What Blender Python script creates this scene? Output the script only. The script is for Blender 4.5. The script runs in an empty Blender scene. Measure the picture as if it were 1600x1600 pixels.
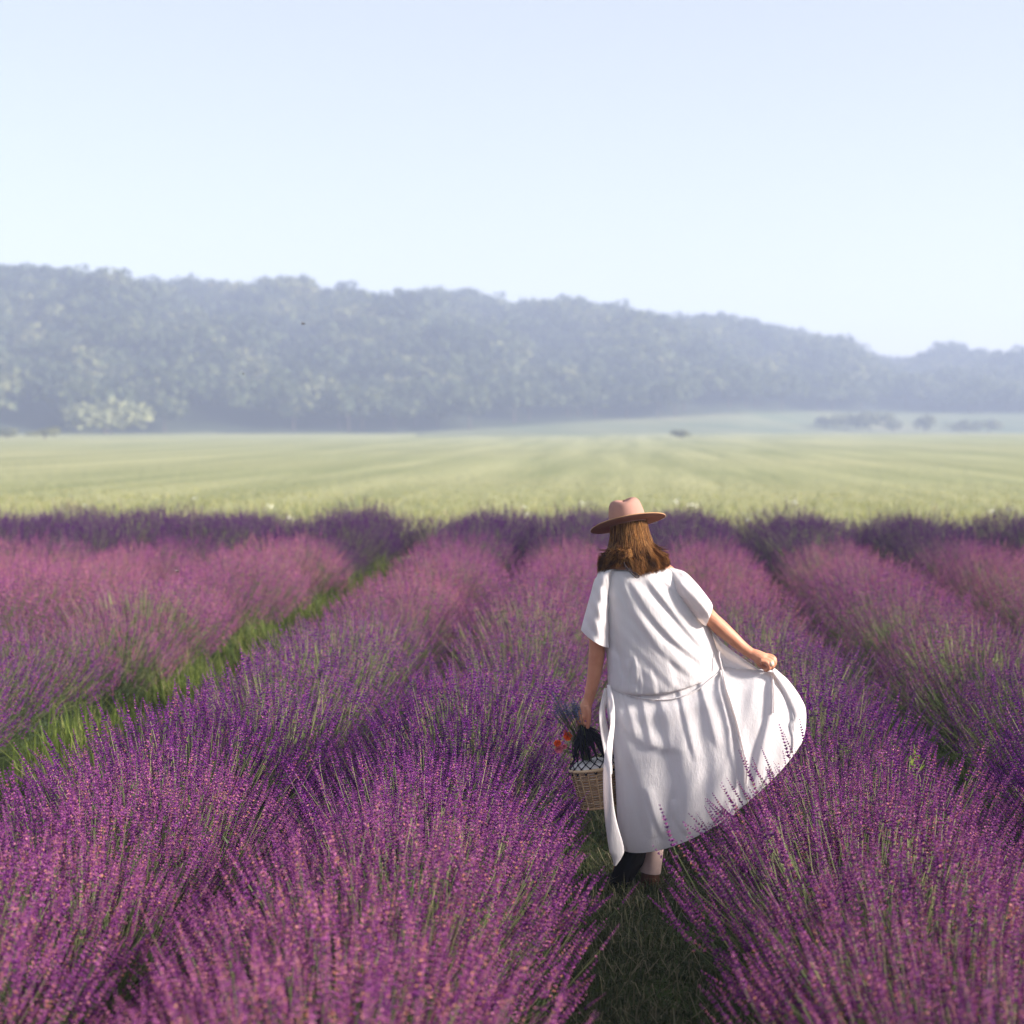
import bpy, math
import numpy as np
from mathutils import Vector, Matrix

# ------------------------------------------------------------------ camera, world, sun, exposure
scene = bpy.context.scene
col = scene.collection
F = 2400.0                                   # focal length in pixels of the 1600 px photograph
YAW = math.radians(4.29)
PITCH = math.radians(3.05)
CAMH = 2.0
cam = bpy.data.cameras.new("camera")
cam_o = bpy.data.objects.new("camera", cam)
col.objects.link(cam_o)
cam_o.location = (0, 0, CAMH)
cam_o.rotation_euler = (math.radians(90) - PITCH, 0, YAW)
cam.sensor_width = 36
cam.lens = 54
cam.clip_start = 0.1
cam.clip_end = 4000
cam.dof.use_dof = True
cam.dof.focus_distance = 6.3
cam.dof.aperture_fstop = 2.2
scene.camera = cam_o

SUN_EL = math.radians(25)
SUN_AZ = math.radians(99)                    # clockwise from +Y
sdir = Vector((math.sin(SUN_AZ) * math.cos(SUN_EL), math.cos(SUN_AZ) * math.cos(SUN_EL), math.sin(SUN_EL)))

world = bpy.data.worlds.new("World")
scene.world = world
world.use_nodes = True
nt = world.node_tree
nt.nodes.clear()
sky = nt.nodes.new("ShaderNodeTexSky")
sky.sky_type = 'NISHITA'
sky.sun_disc = False
sky.sun_elevation = SUN_EL
sky.sun_rotation = SUN_AZ
sky.altitude = 200
sky.air_density = 1.0
sky.dust_density = 1.0
sky.ozone_density = 4.0
bg = nt.nodes.new("ShaderNodeBackground")
bg.inputs[1].default_value = 0.05
wo = nt.nodes.new("ShaderNodeOutputWorld")
tint = nt.nodes.new("ShaderNodeMix"); tint.data_type = 'RGBA'; tint.blend_type = 'MULTIPLY'
tint.inputs[0].default_value = 1.0
tint.inputs[7].default_value = (1.0, 0.80, 0.60, 1)      # slightly violet-blue morning white balance
nt.links.new(sky.outputs[0], tint.inputs[6])
nt.links.new(tint.outputs[2], bg.inputs[0])
veil = nt.nodes.new("ShaderNodeBackground")               # even, thin high haze that whitens the whole sky
veil.inputs[0].default_value = (0.86, 0.805, 0.79, 1)
veil.inputs[1].default_value = 0.14
add = nt.nodes.new("ShaderNodeAddShader")
nt.links.new(bg.outputs[0], add.inputs[0]); nt.links.new(veil.outputs[0], add.inputs[1])
nt.links.new(add.outputs[0], wo.inputs[0])

sun = bpy.data.lights.new("sun", 'SUN')
sun.energy = 3.8
sun.angle = math.radians(9)
sun.color = (1.0, 0.90, 0.79)
sun_o = bpy.data.objects.new("sun", sun)
col.objects.link(sun_o)
sun_o.rotation_euler = (-sdir).to_track_quat('-Z', 'Y').to_euler()
sun_o.location = (40, 20, 60)

scene.view_settings.view_transform = 'Standard'
scene.view_settings.look = 'None'
scene.view_settings.exposure = 1.9
scene.view_settings.gamma = 1
scene.view_settings.use_curve_mapping = False
scene.render.engine = 'CYCLES'
scene.cycles.use_denoising = True
scene.cycles.max_bounces = 8
scene.cycles.diffuse_bounces = 3
scene.cycles.glossy_bounces = 2
scene.cycles.transmission_bounces = 3
scene.cycles.transparent_max_bounces = 6
scene.cycles.volume_bounces = 1
scene.cycles.caustics_reflective = False
scene.cycles.caustics_refractive = False

rng = np.random.default_rng(7)

# ------------------------------------------------------------------ helpers
def tag(o, label=None, cat=None, group=None, kind=None):
    if label: o["label"] = label
    if cat: o["category"] = cat
    if group: o["group"] = group
    if kind: o["kind"] = kind
    return o

def empty(name, loc=(0, 0, 0), rz=0.0, label=None, cat=None, group=None):
    o = bpy.data.objects.new(name, None)
    o.empty_display_size = 0.1
    col.objects.link(o)
    o.location = loc
    o.rotation_euler = (0, 0, rz)
    return tag(o, label, cat, group)

def mesh(name, v, faces, mats=None, tone=None, smooth=True, mat_idx=None):
    """v: (n,3); faces: list of (m,k) int arrays"""
    me = bpy.data.meshes.new(name)
    v = np.asarray(v, dtype=np.float32).reshape(-1, 3)
    if isinstance(faces, np.ndarray): faces = [faces]
    faces = [np.asarray(f, dtype=np.int32) for f in faces if len(f)]
    me.vertices.add(len(v))
    me.vertices.foreach_set("co", v.ravel())
    tot = np.concatenate([np.full(len(f), f.shape[1], dtype=np.int32) for f in faces])
    idx = np.concatenate([f.ravel() for f in faces])
    st = np.concatenate([[0], np.cumsum(tot)[:-1]]).astype(np.int32)
    me.loops.add(len(idx))
    me.loops.foreach_set("vertex_index", idx)
    me.polygons.add(len(tot))
    me.polygons.foreach_set("loop_start", st)
    me.polygons.foreach_set("loop_total", tot)
    me.polygons.foreach_set("use_smooth", np.full(len(tot), smooth, dtype=bool))
    if tone is not None:
        a = me.attributes.new("tone", 'FLOAT', 'POINT')
        a.data.foreach_set("value", np.asarray(tone, dtype=np.float32).ravel())
    for m in (mats or []): me.materials.append(m)
    if mat_idx is not None:
        me.polygons.foreach_set("material_index", np.asarray(mat_idx, dtype=np.int32))
    me.update(calc_edges=True)
    return me

def obj(name, me, parent=None, loc=(0, 0, 0), kind=None):
    o = bpy.data.objects.new(name, me)
    col.objects.link(o)
    o.location = loc
    if parent is not None: o.parent = parent
    if kind: o["kind"] = kind
    return o

def norm(a):
    return a / np.maximum(np.linalg.norm(a, axis=-1, keepdims=True), 1e-9)

def tubes(P, R, sides=3, caps=False):
    """P (N,K,3) paths, R (N,K) radii -> verts, quads"""
    P = np.asarray(P, float); R = np.asarray(R, float)
    if P.ndim == 2: P = P[None]; R = R[None]
    N, K, _ = P.shape
    T = norm(np.gradient(P, axis=1))
    main = norm(P[:, -1] - P[:, 0] + 1e-7)
    ref = np.where(np.abs(main[:, 2:3]) > 0.8, np.array([[1.0, 0.2, 0]]), np.array([[0, 0, 1.0]]))
    ref = ref[:, None, :] + 0 * P
    A = norm(np.cross(T, ref)); B = np.cross(T, A)
    th = np.arange(sides) * 2 * np.pi / sides
    V = P[:, :, None, :] + R[:, :, None, None] * (np.cos(th)[None, None, :, None] * A[:, :, None, :] + np.sin(th)[None, None, :, None] * B[:, :, None, :])
    V = V.reshape(-1, 3)
    n = np.arange(N)[:, None, None] * K * sides
    k = np.arange(K - 1)[None, :, None] * sides
    s = np.arange(sides)[None, None, :]
    s2 = (s + 1) % sides
    q = np.stack([n + k + s, n + k + s2, n + k + sides + s2, n + k + sides + s], axis=-1).reshape(-1, 4)
    return V, q

def join(parts):
    """parts: list of (v, faces list/array, tone) -> v, faces, tone"""
    vs, ts, fs, off = [], [], {}, 0
    for p in parts:
        v, f = p[0], p[1]
        t = p[2] if len(p) > 2 else 0.5
        v = np.asarray(v).reshape(-1, 3)
        if isinstance(f, np.ndarray): f = [f]
        for g in f:
            fs.setdefault(g.shape[1], []).append(g + off)
        vs.append(v); ts.append(np.broadcast_to(np.asarray(t, float).ravel() if np.ndim(t) else t, (len(v),)))
        off += len(v)
    return np.concatenate(vs), [np.concatenate(g) for g in fs.values()], np.concatenate(ts)

def replicate(v, faces, tone, Rm, scale, pos, tadd=None):
    """v (M,3) copied with rotations Rm (N,3,3), scale (N,) or (N,3), pos (N,3)"""
    N = len(pos); M = len(v)
    sc = np.asarray(scale, float)
    if sc.ndim == 1: sc = sc[:, None]
    V = np.einsum('nij,nmj->nmi', Rm, v[None] * sc[:, None, :]) + pos[:, None, :]
    off = np.arange(N) * M
    fs = [(f[None] + off[:, None, None]).reshape(-1, f.shape[1]) for f in faces]
    t = np.tile(tone, (N, 1))
    if tadd is not None: t = t + tadd[:, None]
    return V.reshape(-1, 3), fs, t.ravel()

def frames(d, roll=None):
    """rotation matrices whose Z column is d"""
    d = norm(d)
    ref = np.where(np.abs(d[:, 2:3]) > 0.9, np.array([[1.0, 0, 0]]), np.array([[0, 0, 1.0]]))
    x = norm(np.cross(ref, d)); y = np.cross(d, x)
    if roll is not None:
        c, s = np.cos(roll)[:, None], np.sin(roll)[:, None]
        x, y = x * c + y * s, y * c - x * s
    return np.stack([x, y, d], axis=2)

# ------------------------------------------------------------------ materials
def ramp(nt, stops, fac):
    r = nt.nodes.new("ShaderNodeValToRGB")
    el = r.color_ramp.elements
    while len(el) < len(stops): el.new(0.5)
    for e, (p, c) in zip(el, stops):
        e.position = p; e.color = (*c, 1)
    nt.links.new(fac, r.inputs[0])
    return r.outputs[0]

def noise(nt, scale, detail=4, vec=None, rough=0.55):
    n = nt.nodes.new("ShaderNodeTexNoise")
    n.inputs["Scale"].default_value = scale
    n.inputs["Detail"].default_value = detail
    n.inputs["Roughness"].default_value = rough
    if vec is not None: nt.links.new(vec, n.inputs["Vector"])
    return n.outputs[0]

def coords(nt, kind="Object", scale=None, rot=None):
    t = nt.nodes.new("ShaderNodeTexCoord")
    out = t.outputs[kind]
    if scale or rot:
        m = nt.nodes.new("ShaderNodeMapping")
        if scale: m.inputs["Scale"].default_value = scale
        if rot: m.inputs["Rotation"].default_value = rot
        nt.links.new(out, m.inputs[0]); out = m.outputs[0]
    return out

def base_mat(name, rough=0.7, spec=0.3):
    m = bpy.data.materials.new(name)
    m.use_nodes = True
    nt = m.node_tree
    b = nt.nodes["Principled BSDF"]
    b.inputs["Roughness"].default_value = rough
    b.inputs["Specular IOR Level"].default_value = spec
    return m, nt, b

def add_translucent(m, nt, b, color_sock, amount, color=None):
    tr = nt.nodes.new("ShaderNodeBsdfTranslucent")
    if color is not None: tr.inputs[0].default_value = (*color, 1)
    else: nt.links.new(color_sock, tr.inputs[0])
    mx = nt.nodes.new("ShaderNodeMixShader")
    mx.inputs[0].default_value = amount
    out = nt.nodes["Material Output"]
    nt.links.new(b.outputs[0], mx.inputs[1]); nt.links.new(tr.outputs[0], mx.inputs[2])
    nt.links.new(mx.outputs[0], out.inputs[0])

def attr(nt, name="tone"):
    a = nt.nodes.new("ShaderNodeAttribute"); a.attribute_name = name
    return a.outputs["Fac"]

def mixc(nt, fac, a, b, mode='MIX'):
    mx = nt.nodes.new("ShaderNodeMix"); mx.data_type = 'RGBA'; mx.blend_type = mode
    if isinstance(fac, (int, float)): mx.inputs[0].default_value = fac
    else: nt.links.new(fac, mx.inputs[0])
    for s, v in ((mx.inputs[6], a), (mx.inputs[7], b)):
        if isinstance(v, tuple): s.default_value = (*v, 1)
        else: nt.links.new(v, s)
    return mx.outputs[2]

def bump(nt, b, h, strength, dist=0.01):
    bn = nt.nodes.new("ShaderNodeBump")
    bn.inputs["Strength"].default_value = strength
    bn.inputs["Distance"].default_value = dist
    nt.links.new(h, bn.inputs["Height"]); nt.links.new(bn.outputs[0], b.inputs["Normal"])

def tone_mat(name, stops, rough=0.7, trans=0.0, spec=0.25):
    m, nt, b = base_mat(name, rough, spec)
    c = ramp(nt, stops, attr(nt))
    nt.links.new(c, b.inputs["Base Color"])
    if trans: add_translucent(m, nt, b, c, trans)
    return m

def plain(name, c, rough=0.7, spec=0.3, var=0.15, nscale=8, trans=0.0, bmp=0.0, bscale=60, bdist=0.004):
    m, nt, b = base_mat(name, rough, spec)
    n = noise(nt, nscale, 5, coords(nt))
    lo = tuple(x * (1 - var) for x in c); hi = tuple(min(1, x * (1 + var)) for x in c)
    cc = ramp(nt, [(0.3, lo), (0.7, hi)], n)
    nt.links.new(cc, b.inputs["Base Color"])
    if bmp: bump(nt, b, noise(nt, bscale, 4, coords(nt)), bmp, bdist)
    if trans: add_translucent(m, nt, b, cc, trans)
    return m

# flowers: tone = random floret colour, object colour red channel = bloom (0 fresh violet, 1 pinkish fading bloom)
def flower_mat():
    m, nt, b = base_mat("lavender_flower", 0.75, 0.15)
    t = attr(nt)
    violet = ramp(nt, [(0.0, (0.035, 0.005, 0.085)), (0.45, (0.13, 0.016, 0.215)), (0.78, (0.30, 0.05, 0.36)), (0.9, (0.48, 0.15, 0.42)), (1.0, (0.42, 0.15, 0.14))], t)
    pink = ramp(nt, [(0.0, (0.10, 0.016, 0.15)), (0.4, (0.27, 0.055, 0.255)), (0.7, (0.46, 0.15, 0.33)), (0.85, (0.58, 0.26, 0.30)), (1.0, (0.60, 0.29, 0.15))], t)
    oi = nt.nodes.new("ShaderNodeObjectInfo")
    sp = nt.nodes.new("ShaderNodeSeparateColor")
    nt.links.new(oi.outputs["Color"], sp.inputs[0])
    c = mixc(nt, sp.outputs[0], violet, pink)
    dark = ramp(nt, [(0.0, (0.03, 0.005, 0.065)), (0.6, (0.085, 0.012, 0.15)), (1.0, (0.16, 0.04, 0.20))], t)   # darker violet, mixed in towards the far row ends
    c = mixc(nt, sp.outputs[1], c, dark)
    nt.links.new(c, b.inputs["Base Color"])
    add_translucent(m, nt, b, c, 0.35)
    return m

M = {}
M['flower'] = flower_mat()
M['stem'] = tone_mat("lavender_stem", [(0, (0.07, 0.11, 0.045)), (0.6, (0.19, 0.23, 0.10)), (1, (0.38, 0.36, 0.19))], 0.7, 0.25)
M['foliage'] = tone_mat("lavender_leaf", [(0, (0.03, 0.055, 0.03)), (1, (0.10, 0.14, 0.075))], 0.75, 0.2)
M['grass'] = tone_mat("grass_blade", [(0, (0.035, 0.06, 0.010)), (0.6, (0.115, 0.165, 0.026)), (0.88, (0.20, 0.24, 0.05)), (1, (0.34, 0.29, 0.15))], 0.6, 0.35)
M['grass_dark'] = tone_mat("trodden_grass_blade", [(0, (0.028, 0.042, 0.014)), (0.6, (0.065, 0.088, 0.030)), (0.88, (0.13, 0.13, 0.065)), (1, (0.22, 0.19, 0.12))], 0.65, 0.2)
M['meadow_grass'] = tone_mat("meadow_blade", [(0, (0.20, 0.23, 0.07)), (0.5, (0.29, 0.30, 0.11)), (0.85, (0.36, 0.34, 0.15)), (1, (0.42, 0.38, 0.24))], 0.6, 0.35)
M['leaf'] = tone_mat("tree_leaf", [(0, (0.015, 0.028, 0.018)), (0.5, (0.055, 0.078, 0.03)), (1, (0.17, 0.175, 0.075))], 0.7, 0.25)
M['pale_leaf'] = tone_mat("pale_willow_leaf", [(0, (0.10, 0.13, 0.06)), (1, (0.30, 0.31, 0.16))], 0.7, 0.25)
M['bark'] = plain("bark", (0.10, 0.075, 0.055), 0.9, 0.1, 0.3, 3, bmp=0.6, bscale=12, bdist=0.05)
M['white_petal'] = plain("white_petal", (0.75, 0.76, 0.68), 0.7, 0.2, 0.05, trans=0.3)

def cloth_mat():
    m, nt, b = base_mat("white_crinkle_cotton", 0.85, 0.15)
    co = coords(nt)
    c = ramp(nt, [(0.3, (0.765, 0.76, 0.80)), (0.7, (0.81, 0.805, 0.85))], noise(nt, 5, 3, co))
    nt.links.new(c, b.inputs["Base Color"])
    h1 = noise(nt, 90, 4, coords(nt, scale=(1.6, 1.6, 0.6)), 0.65)
    h2 = noise(nt, 14, 3, coords(nt, scale=(1.5, 1.5, 0.5)), 0.5)
    mth = nt.nodes.new("ShaderNodeMath"); mth.operation = 'MULTIPLY_ADD'
    nt.links.new(h2, mth.inputs[0]); mth.inputs[1].default_value = 2.2; nt.links.new(h1, mth.inputs[2])
    bump(nt, b, mth.outputs[0], 0.38, 0.005)
    add_translucent(m, nt, b, None, 0.40, (0.90, 0.80, 0.74))
    return m
M['cloth'] = cloth_mat()

def skin_mat():
    m, nt, b = base_mat("skin", 0.5, 0.4)
    c = ramp(nt, [(0.35, (0.44, 0.185, 0.11)), (0.7, (0.54, 0.25, 0.155))], noise(nt, 18, 4, coords(nt)))
    nt.links.new(c, b.inputs["Base Color"])
    b.inputs["Subsurface Weight"].default_value = 0.15
    b.inputs["Subsurface Radius"].default_value = (0.01, 0.004, 0.002)
    b.inputs["Subsurface Scale"].default_value = 1.0
    return m
M['skin'] = skin_mat()
M['hair'] = tone_mat("brown_hair", [(0, (0.03, 0.010, 0.005)), (0.5, (0.19, 0.075, 0.025)), (1, (0.70, 0.38, 0.14))], 0.45, 0.4, spec=0.25)
M['felt'] = plain("pink_beige_felt", (0.36, 0.20, 0.165), 0.9, 0.1, 0.06, 25, bmp=0.25, bscale=400, bdist=0.001)
M['felt_edge'] = plain("tan_felt_underside", (0.38, 0.22, 0.115), 0.9, 0.1, 0.08, 25, bmp=0.25, bscale=400, bdist=0.001)
M['trouser'] = plain("pale_pink_trouser", (0.60, 0.44, 0.42), 0.85, 0.1, 0.08, 20, bmp=0.4, bscale=250, bdist=0.002)
M['black'] = plain("black_leather", (0.006, 0.005, 0.006), 0.85, 0.1, 0.2, 20, bmp=0.2, bscale=90)
M['boot'] = plain("brown_leather", (0.11, 0.040, 0.022), 0.6, 0.35, 0.25, 25, bmp=0.3, bscale=90)
M['wicker'] = tone_mat("wicker", [(0, (0.30, 0.17, 0.08)), (0.6, (0.50, 0.33, 0.18)), (1, (0.66, 0.50, 0.31))], 0.6, 0.0, 0.35)
M['cord'] = plain("black_cotton_cord", (0.010, 0.011, 0.020), 0.8, 0.2, 0.2, 60)
M['lining'] = plain("cream_lining", (0.70, 0.68, 0.66), 0.9, 0.1, 0.06, 12, bmp=0.3, bscale=60)
M['orange'] = plain("orange_petal", (0.85, 0.13, 0.03), 0.7, 0.2, 0.25, 60, trans=0.35)
M['pinkp'] = plain("pink_petal", (0.75, 0.22, 0.30), 0.7, 0.2, 0.2, 60, trans=0.35)
M['pearl'] = plain("pearl", (0.75, 0.60, 0.45), 0.25, 0.6, 0.1, 40)
M['gold'] = plain("gold", (0.7, 0.45, 0.18), 0.3, 0.7, 0.05, 40)
M['silver'] = plain("silver", (0.65, 0.63, 0.60), 0.3, 0.7, 0.05, 40)
M['tiedark'] = plain("dark_hair_tie", (0.02, 0.012, 0.015), 0.7, 0.2, 0.1, 40)
M['bee'] = plain("bee_body", (0.03, 0.018, 0.012), 0.6, 0.3, 0.5, 300)
M['wing'] = plain("bee_wing", (0.35, 0.33, 0.32), 0.3, 0.4, 0.1, 80, trans=0.5)
M['bluesprig'] = tone_mat("dried_blue_lavender", [(0, (0.06, 0.065, 0.15)), (0.6, (0.12, 0.13, 0.26)), (1, (0.22, 0.24, 0.36))], 0.8, 0.1)
M['eye'] = plain("eye_dark", (0.03, 0.015, 0.01), 0.2, 0.5, 0.1, 40)
M['lips'] = plain("lips", (0.42, 0.13, 0.11), 0.45, 0.4, 0.1, 40)

# ------------------------------------------------------------------ camera-frame helper (only to read positions off the photograph)
fh = np.array([-math.sin(YAW), math.cos(YAW), 0.0])
rt = np.array([math.cos(YAW), math.sin(YAW), 0.0])
fwd = fh * math.cos(PITCH) + np.array([0, 0, -math.sin(PITCH)])
upv = fh * math.sin(PITCH) + np.array([0, 0, math.cos(PITCH)])
cpos = np.array([0, 0, CAMH])
def at(px, py, dist):
    """point seen at photo pixel px,py, at horizontal distance dist along the view"""
    px = np.asarray(px, float); py = np.asarray(py, float); dist = np.asarray(dist, float)
    d = fwd + ((px - 800) / F)[..., None] * rt - ((py - 800) / F)[..., None] * upv
    t = dist / (d @ fh)
    return cpos + t[..., None] * d
DW = 6.62
def W(px, py, d=0.0):
    return at(px, py, DW + np.asarray(d, float))

# ================================================================== THE SETTING
# ground sheet
def ground_mat():
    m, nt, b = base_mat("soil_and_turf", 0.95, 0.1)
    c = ramp(nt, [(0.3, (0.035, 0.045, 0.018)), (0.55, (0.055, 0.085, 0.025)), (0.75, (0.10, 0.085, 0.05))], noise(nt, 3.0, 6, coords(nt)))
    nt.links.new(c, b.inputs["Base Color"])
    bump(nt, b, noise(nt, 12, 6, coords(nt)), 0.8, 0.05)
    return m
def grid_plane(x0, x1, y0, y1, nx, ny, z=0.0):
    X, Y = np.meshgrid(np.linspace(x0, x1, nx), np.linspace(y0, y1, ny))
    v = np.stack([X.ravel(), Y.ravel(), np.full(X.size, z)], 1)
    i = (np.arange(ny - 1)[:, None] * nx + np.arange(nx - 1)[None]).ravel()
    return v, np.stack([i, i + 1, i + nx + 1, i + nx], 1)
v, f = grid_plane(-900, 900, -250, 1100, 40, 40)
tag(obj("ground", mesh("ground", v, f, [ground_mat()])), kind="structure")

# pale green crop field
def field_mat():
    m, nt, b = base_mat("young_crop", 0.9, 0.1)
    # drilled rows run towards a point right of the lavender rows
    ang = -math.radians(10.6)
    co = coords(nt, scale=(1, 0.045, 1), rot=(0, 0, ang))
    w1 = noise(nt, 0.35, 5, co, 0.6)
    w2 = noise(nt, 0.03, 4, coords(nt))
    c1 = ramp(nt, [(0.36, (0.16, 0.185, 0.085)), (0.64, (0.34, 0.345, 0.185))], w1)
    c2 = ramp(nt, [(0.35, (0.19, 0.215, 0.10)), (0.65, (0.30, 0.285, 0.15))], w2)
    c = mixc(nt, 0.35, c1, c2)
    nt.links.new(c, b.inputs["Base Color"])
    bump(nt, b, noise(nt, 2.0, 5, coords(nt)), 0.9, 0.3)
    return m
v, f = grid_plane(-420, 420, 23.6, 430, 120, 120, 0.004)
v[:, 2] += 1.15 * np.clip((np.hypot(v[:, 0], v[:, 1]) - 80) / 260, 0, 1) ** 1.4
tag(obj("crop_field", mesh("crop_field", v, f, [field_mat()])), kind="structure")

# hill: read off the skyline of the photograph, then built as terrain
US = [-1600, -400, 0, 100, 180, 240, 300, 370, 450, 520, 590, 640, 700, 760, 800, 870, 930, 1000, 1060, 1130, 1170, 1240, 1320, 1360, 1400, 1440, 1470, 1520, 1600, 1800, 2600]
YS = [400, 408, 412, 413, 418, 430, 433, 438, 430, 436, 450, 447, 447, 452, 460, 465, 468, 472, 485, 490, 500, 510, 518, 538, 553, 548, 535, 540, 545, 560, 600]
def u_of(x, y):
    a = np.arctan2(x, y) + YAW
    return 800 + F * np.tan(np.clip(a, -1.2, 1.2))
def r_base(u): return np.interp(u, [-1000, 0, 600, 900, 1150, 1250, 1400, 1700, 2600], [330, 345, 365, 400, 455, 500, 540, 560, 560])
def r_ridge(u): return r_base(u) + np.interp(u, [0, 1200, 1400, 1600], [230, 220, 260, 250])
TREE = 8.5
def rise(x, y): return 1.15 * np.clip((np.hypot(x, y) - 80) / 260, 0, 1) ** 1.4
def hill_z(x, y):
    u = u_of(x, y); r = np.hypot(x, y)
    r0, r1 = r_base(u), r_ridge(u)
    H = CAMH + (672 - np.interp(u, US, YS) - np.interp(u, [0, 70, 110, 250, 350, 430, 500, 550, 700, 850, 960, 1100, 1200, 1300, 1600], [54, 52, 42, 36, 32, 40, 48, 39, 26, 38, 32, 24, 34, 30, 36])) / F * r1 - TREE * 0.8
    t = (r - r0) / (r1 - r0)
    s = np.clip(t, 0, 1)
    prof = np.sin(s * np.pi / 2) ** 1.15
    # spurs and gullies
    g = np.sin(u / 75.0 + r / 38) * 3.2 + np.sin(u / 31.0 - r / 27) * 1.6
    apron = 7.0 * np.clip((r - (r0 - 95)) / 95, 0, 1) ** 2 * np.interp(u, [640, 950, 1250], [0.0, 0.5, 1.0])
    z = np.maximum(H - 7.0 * 0, 1) * prof + g * np.sin(s * np.pi) * 1.0 + apron * (1 - prof)
    z = np.where(t > 1, z - (r - r1) * 0.06, z)
    z = z + rise(x, y) * (1 - prof)
    return np.where((r < r0 - 95) | ((r < r0 - 3) & (u < 640)), -0.2, z)
au = np.linspace(-0.62, 0.62, 150); rr = np.linspace(230, 840, 90)
A_, R_ = np.meshgrid(au - YAW, rr)
X = R_ * np.sin(A_); Y = R_ * np.cos(A_)
Z = hill_z(X, Y)
Z[0] = -0.4
nx, ny = 150, 90
i = (np.arange(ny - 1)[:, None] * nx + np.arange(nx - 1)[None]).ravel()
q = np.stack([i, i + 1, i + nx + 1, i + nx], 1)
def hill_mat():
    m, nt, b = base_mat("hill_meadow", 0.95, 0.1)
    c = ramp(nt, [(0.35, (0.09, 0.12, 0.06)), (0.6, (0.16, 0.17, 0.09)), (0.8, (0.22, 0.20, 0.13))], noise(nt, 0.03, 6, coords(nt)))
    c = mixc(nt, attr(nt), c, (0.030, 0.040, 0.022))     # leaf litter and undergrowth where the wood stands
    nt.links.new(c, b.inputs["Base Color"])
    return m
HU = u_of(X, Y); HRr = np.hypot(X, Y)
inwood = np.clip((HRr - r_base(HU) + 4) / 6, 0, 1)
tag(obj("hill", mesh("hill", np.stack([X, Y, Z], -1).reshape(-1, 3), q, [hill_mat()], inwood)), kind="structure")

# tree crown: leaf clumps through a lumpy volume
def crown(rs, n, size, wx=1.0, wz=0.85, lobes=7):
    c = rs.normal(0, 0.42, (lobes, 3)); c[:, 2] = np.abs(c[:, 2]) * 0.8 - 0.05
    lr = rs.uniform(0.42, 0.7, lobes)
    k = rs.integers(0, lobes, n)
    d = norm(rs.normal(0, 1, (n, 3)))
    d[:, 2] = np.where(d[:, 2] < -0.35, -d[:, 2], d[:, 2])
    p = c[k] + d * (lr[k] * rs.uniform(0.72, 1.06, n))[:, None]
    p[:, 0:2] *= wx; p[:, 2] *= wz
    nrm = norm(d + rs.normal(0, 0.45, (n, 3)))
    Rm = frames(nrm, rs.uniform(0, 6.28, n))
    qv = np.array([[-.5, -.35, 0], [.5, -.5, .08], [.42, .5, 0], [-.55, .38, .1]])
    V, fs, t = replicate(qv, [np.array([[0, 1, 2, 3]])], np.zeros(4), Rm, size * rs.uniform(0.6, 1.3, n), p, rs.uniform(0.1, 0.8, n))
    return V, fs, t

rs = np.random.default_rng(11)
crowns = [crown(rs, 210, 0.20, lobes=8) for _ in range(8)]
pts = []
for r in np.arange(330, 860, 7.0):
    da = 7.0 / r
    for a in np.arange(-0.43, 0.43, da):
        pts.append((r + rs.uniform(-2.6, 2.6), a + rs.uniform(-0.42, 0.42) * da - YAW))
pts = np.array(pts)
px_, py_ = pts[:, 0] * np.sin(pts[:, 1]), pts[:, 0] * np.cos(pts[:, 1])
uu = u_of(px_, py_)
r0_, r1_ = r_base(uu), r_ridge(uu)
edge = r0_ + 2 + 4 * np.sin(uu / 43) + 2 * np.sin(uu / 17)
ok = (pts[:, 0] > edge) & (pts[:, 0] < r1_ + 14)
fp = np.stack([px_[ok], py_[ok], hill_z(px_[ok], py_[ok])], 1)
fu = uu[ok]; fr = pts[ok, 0]
front = (fr < edge[ok] + 8) & (fu > -60) & (fu < 1660)
def tree_at(parts, p, which, rad, hgt, tone):
    V, fs, t = crowns[which]
    a = rs.uniform(0, 6.28); c_, s_ = math.cos(a), math.sin(a)
    V2 = V * np.array([rad, rad, hgt * 0.58])
    V2 = np.stack([V2[:, 0] * c_ - V2[:, 1] * s_, V2[:, 0] * s_ + V2[:, 1] * c_, V2[:, 2]], 1)
    parts.append((V2 + p + np.array([0, 0, hgt * 0.46]), fs, t * 0.7 + tone))
parts = []
fi = np.where(~front)[0]
for k in fi:
    tree_at(parts, fp[k], rs.integers(0, 8), rs.uniform(4.4, 6.4), rs.uniform(9, 12) * (1.15 if rs.random() < 0.05 else 1), rs.uniform(-0.12, 0.36) + 0.16 * math.sin(fu[k] / 41 + fr[k] / 23) + 0.10 * math.sin(fu[k] / 19 - fr[k] / 31))
v, f, t = join(parts)
forest = obj("hillside_forest", mesh("hillside_forest", v, f, [M['leaf']], t, smooth=False))
tag(forest, "dense hazy green wood covering the hillside above the crop field", "forest", kind="stuff")
print("forest quads", len(t) // 4)

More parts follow.
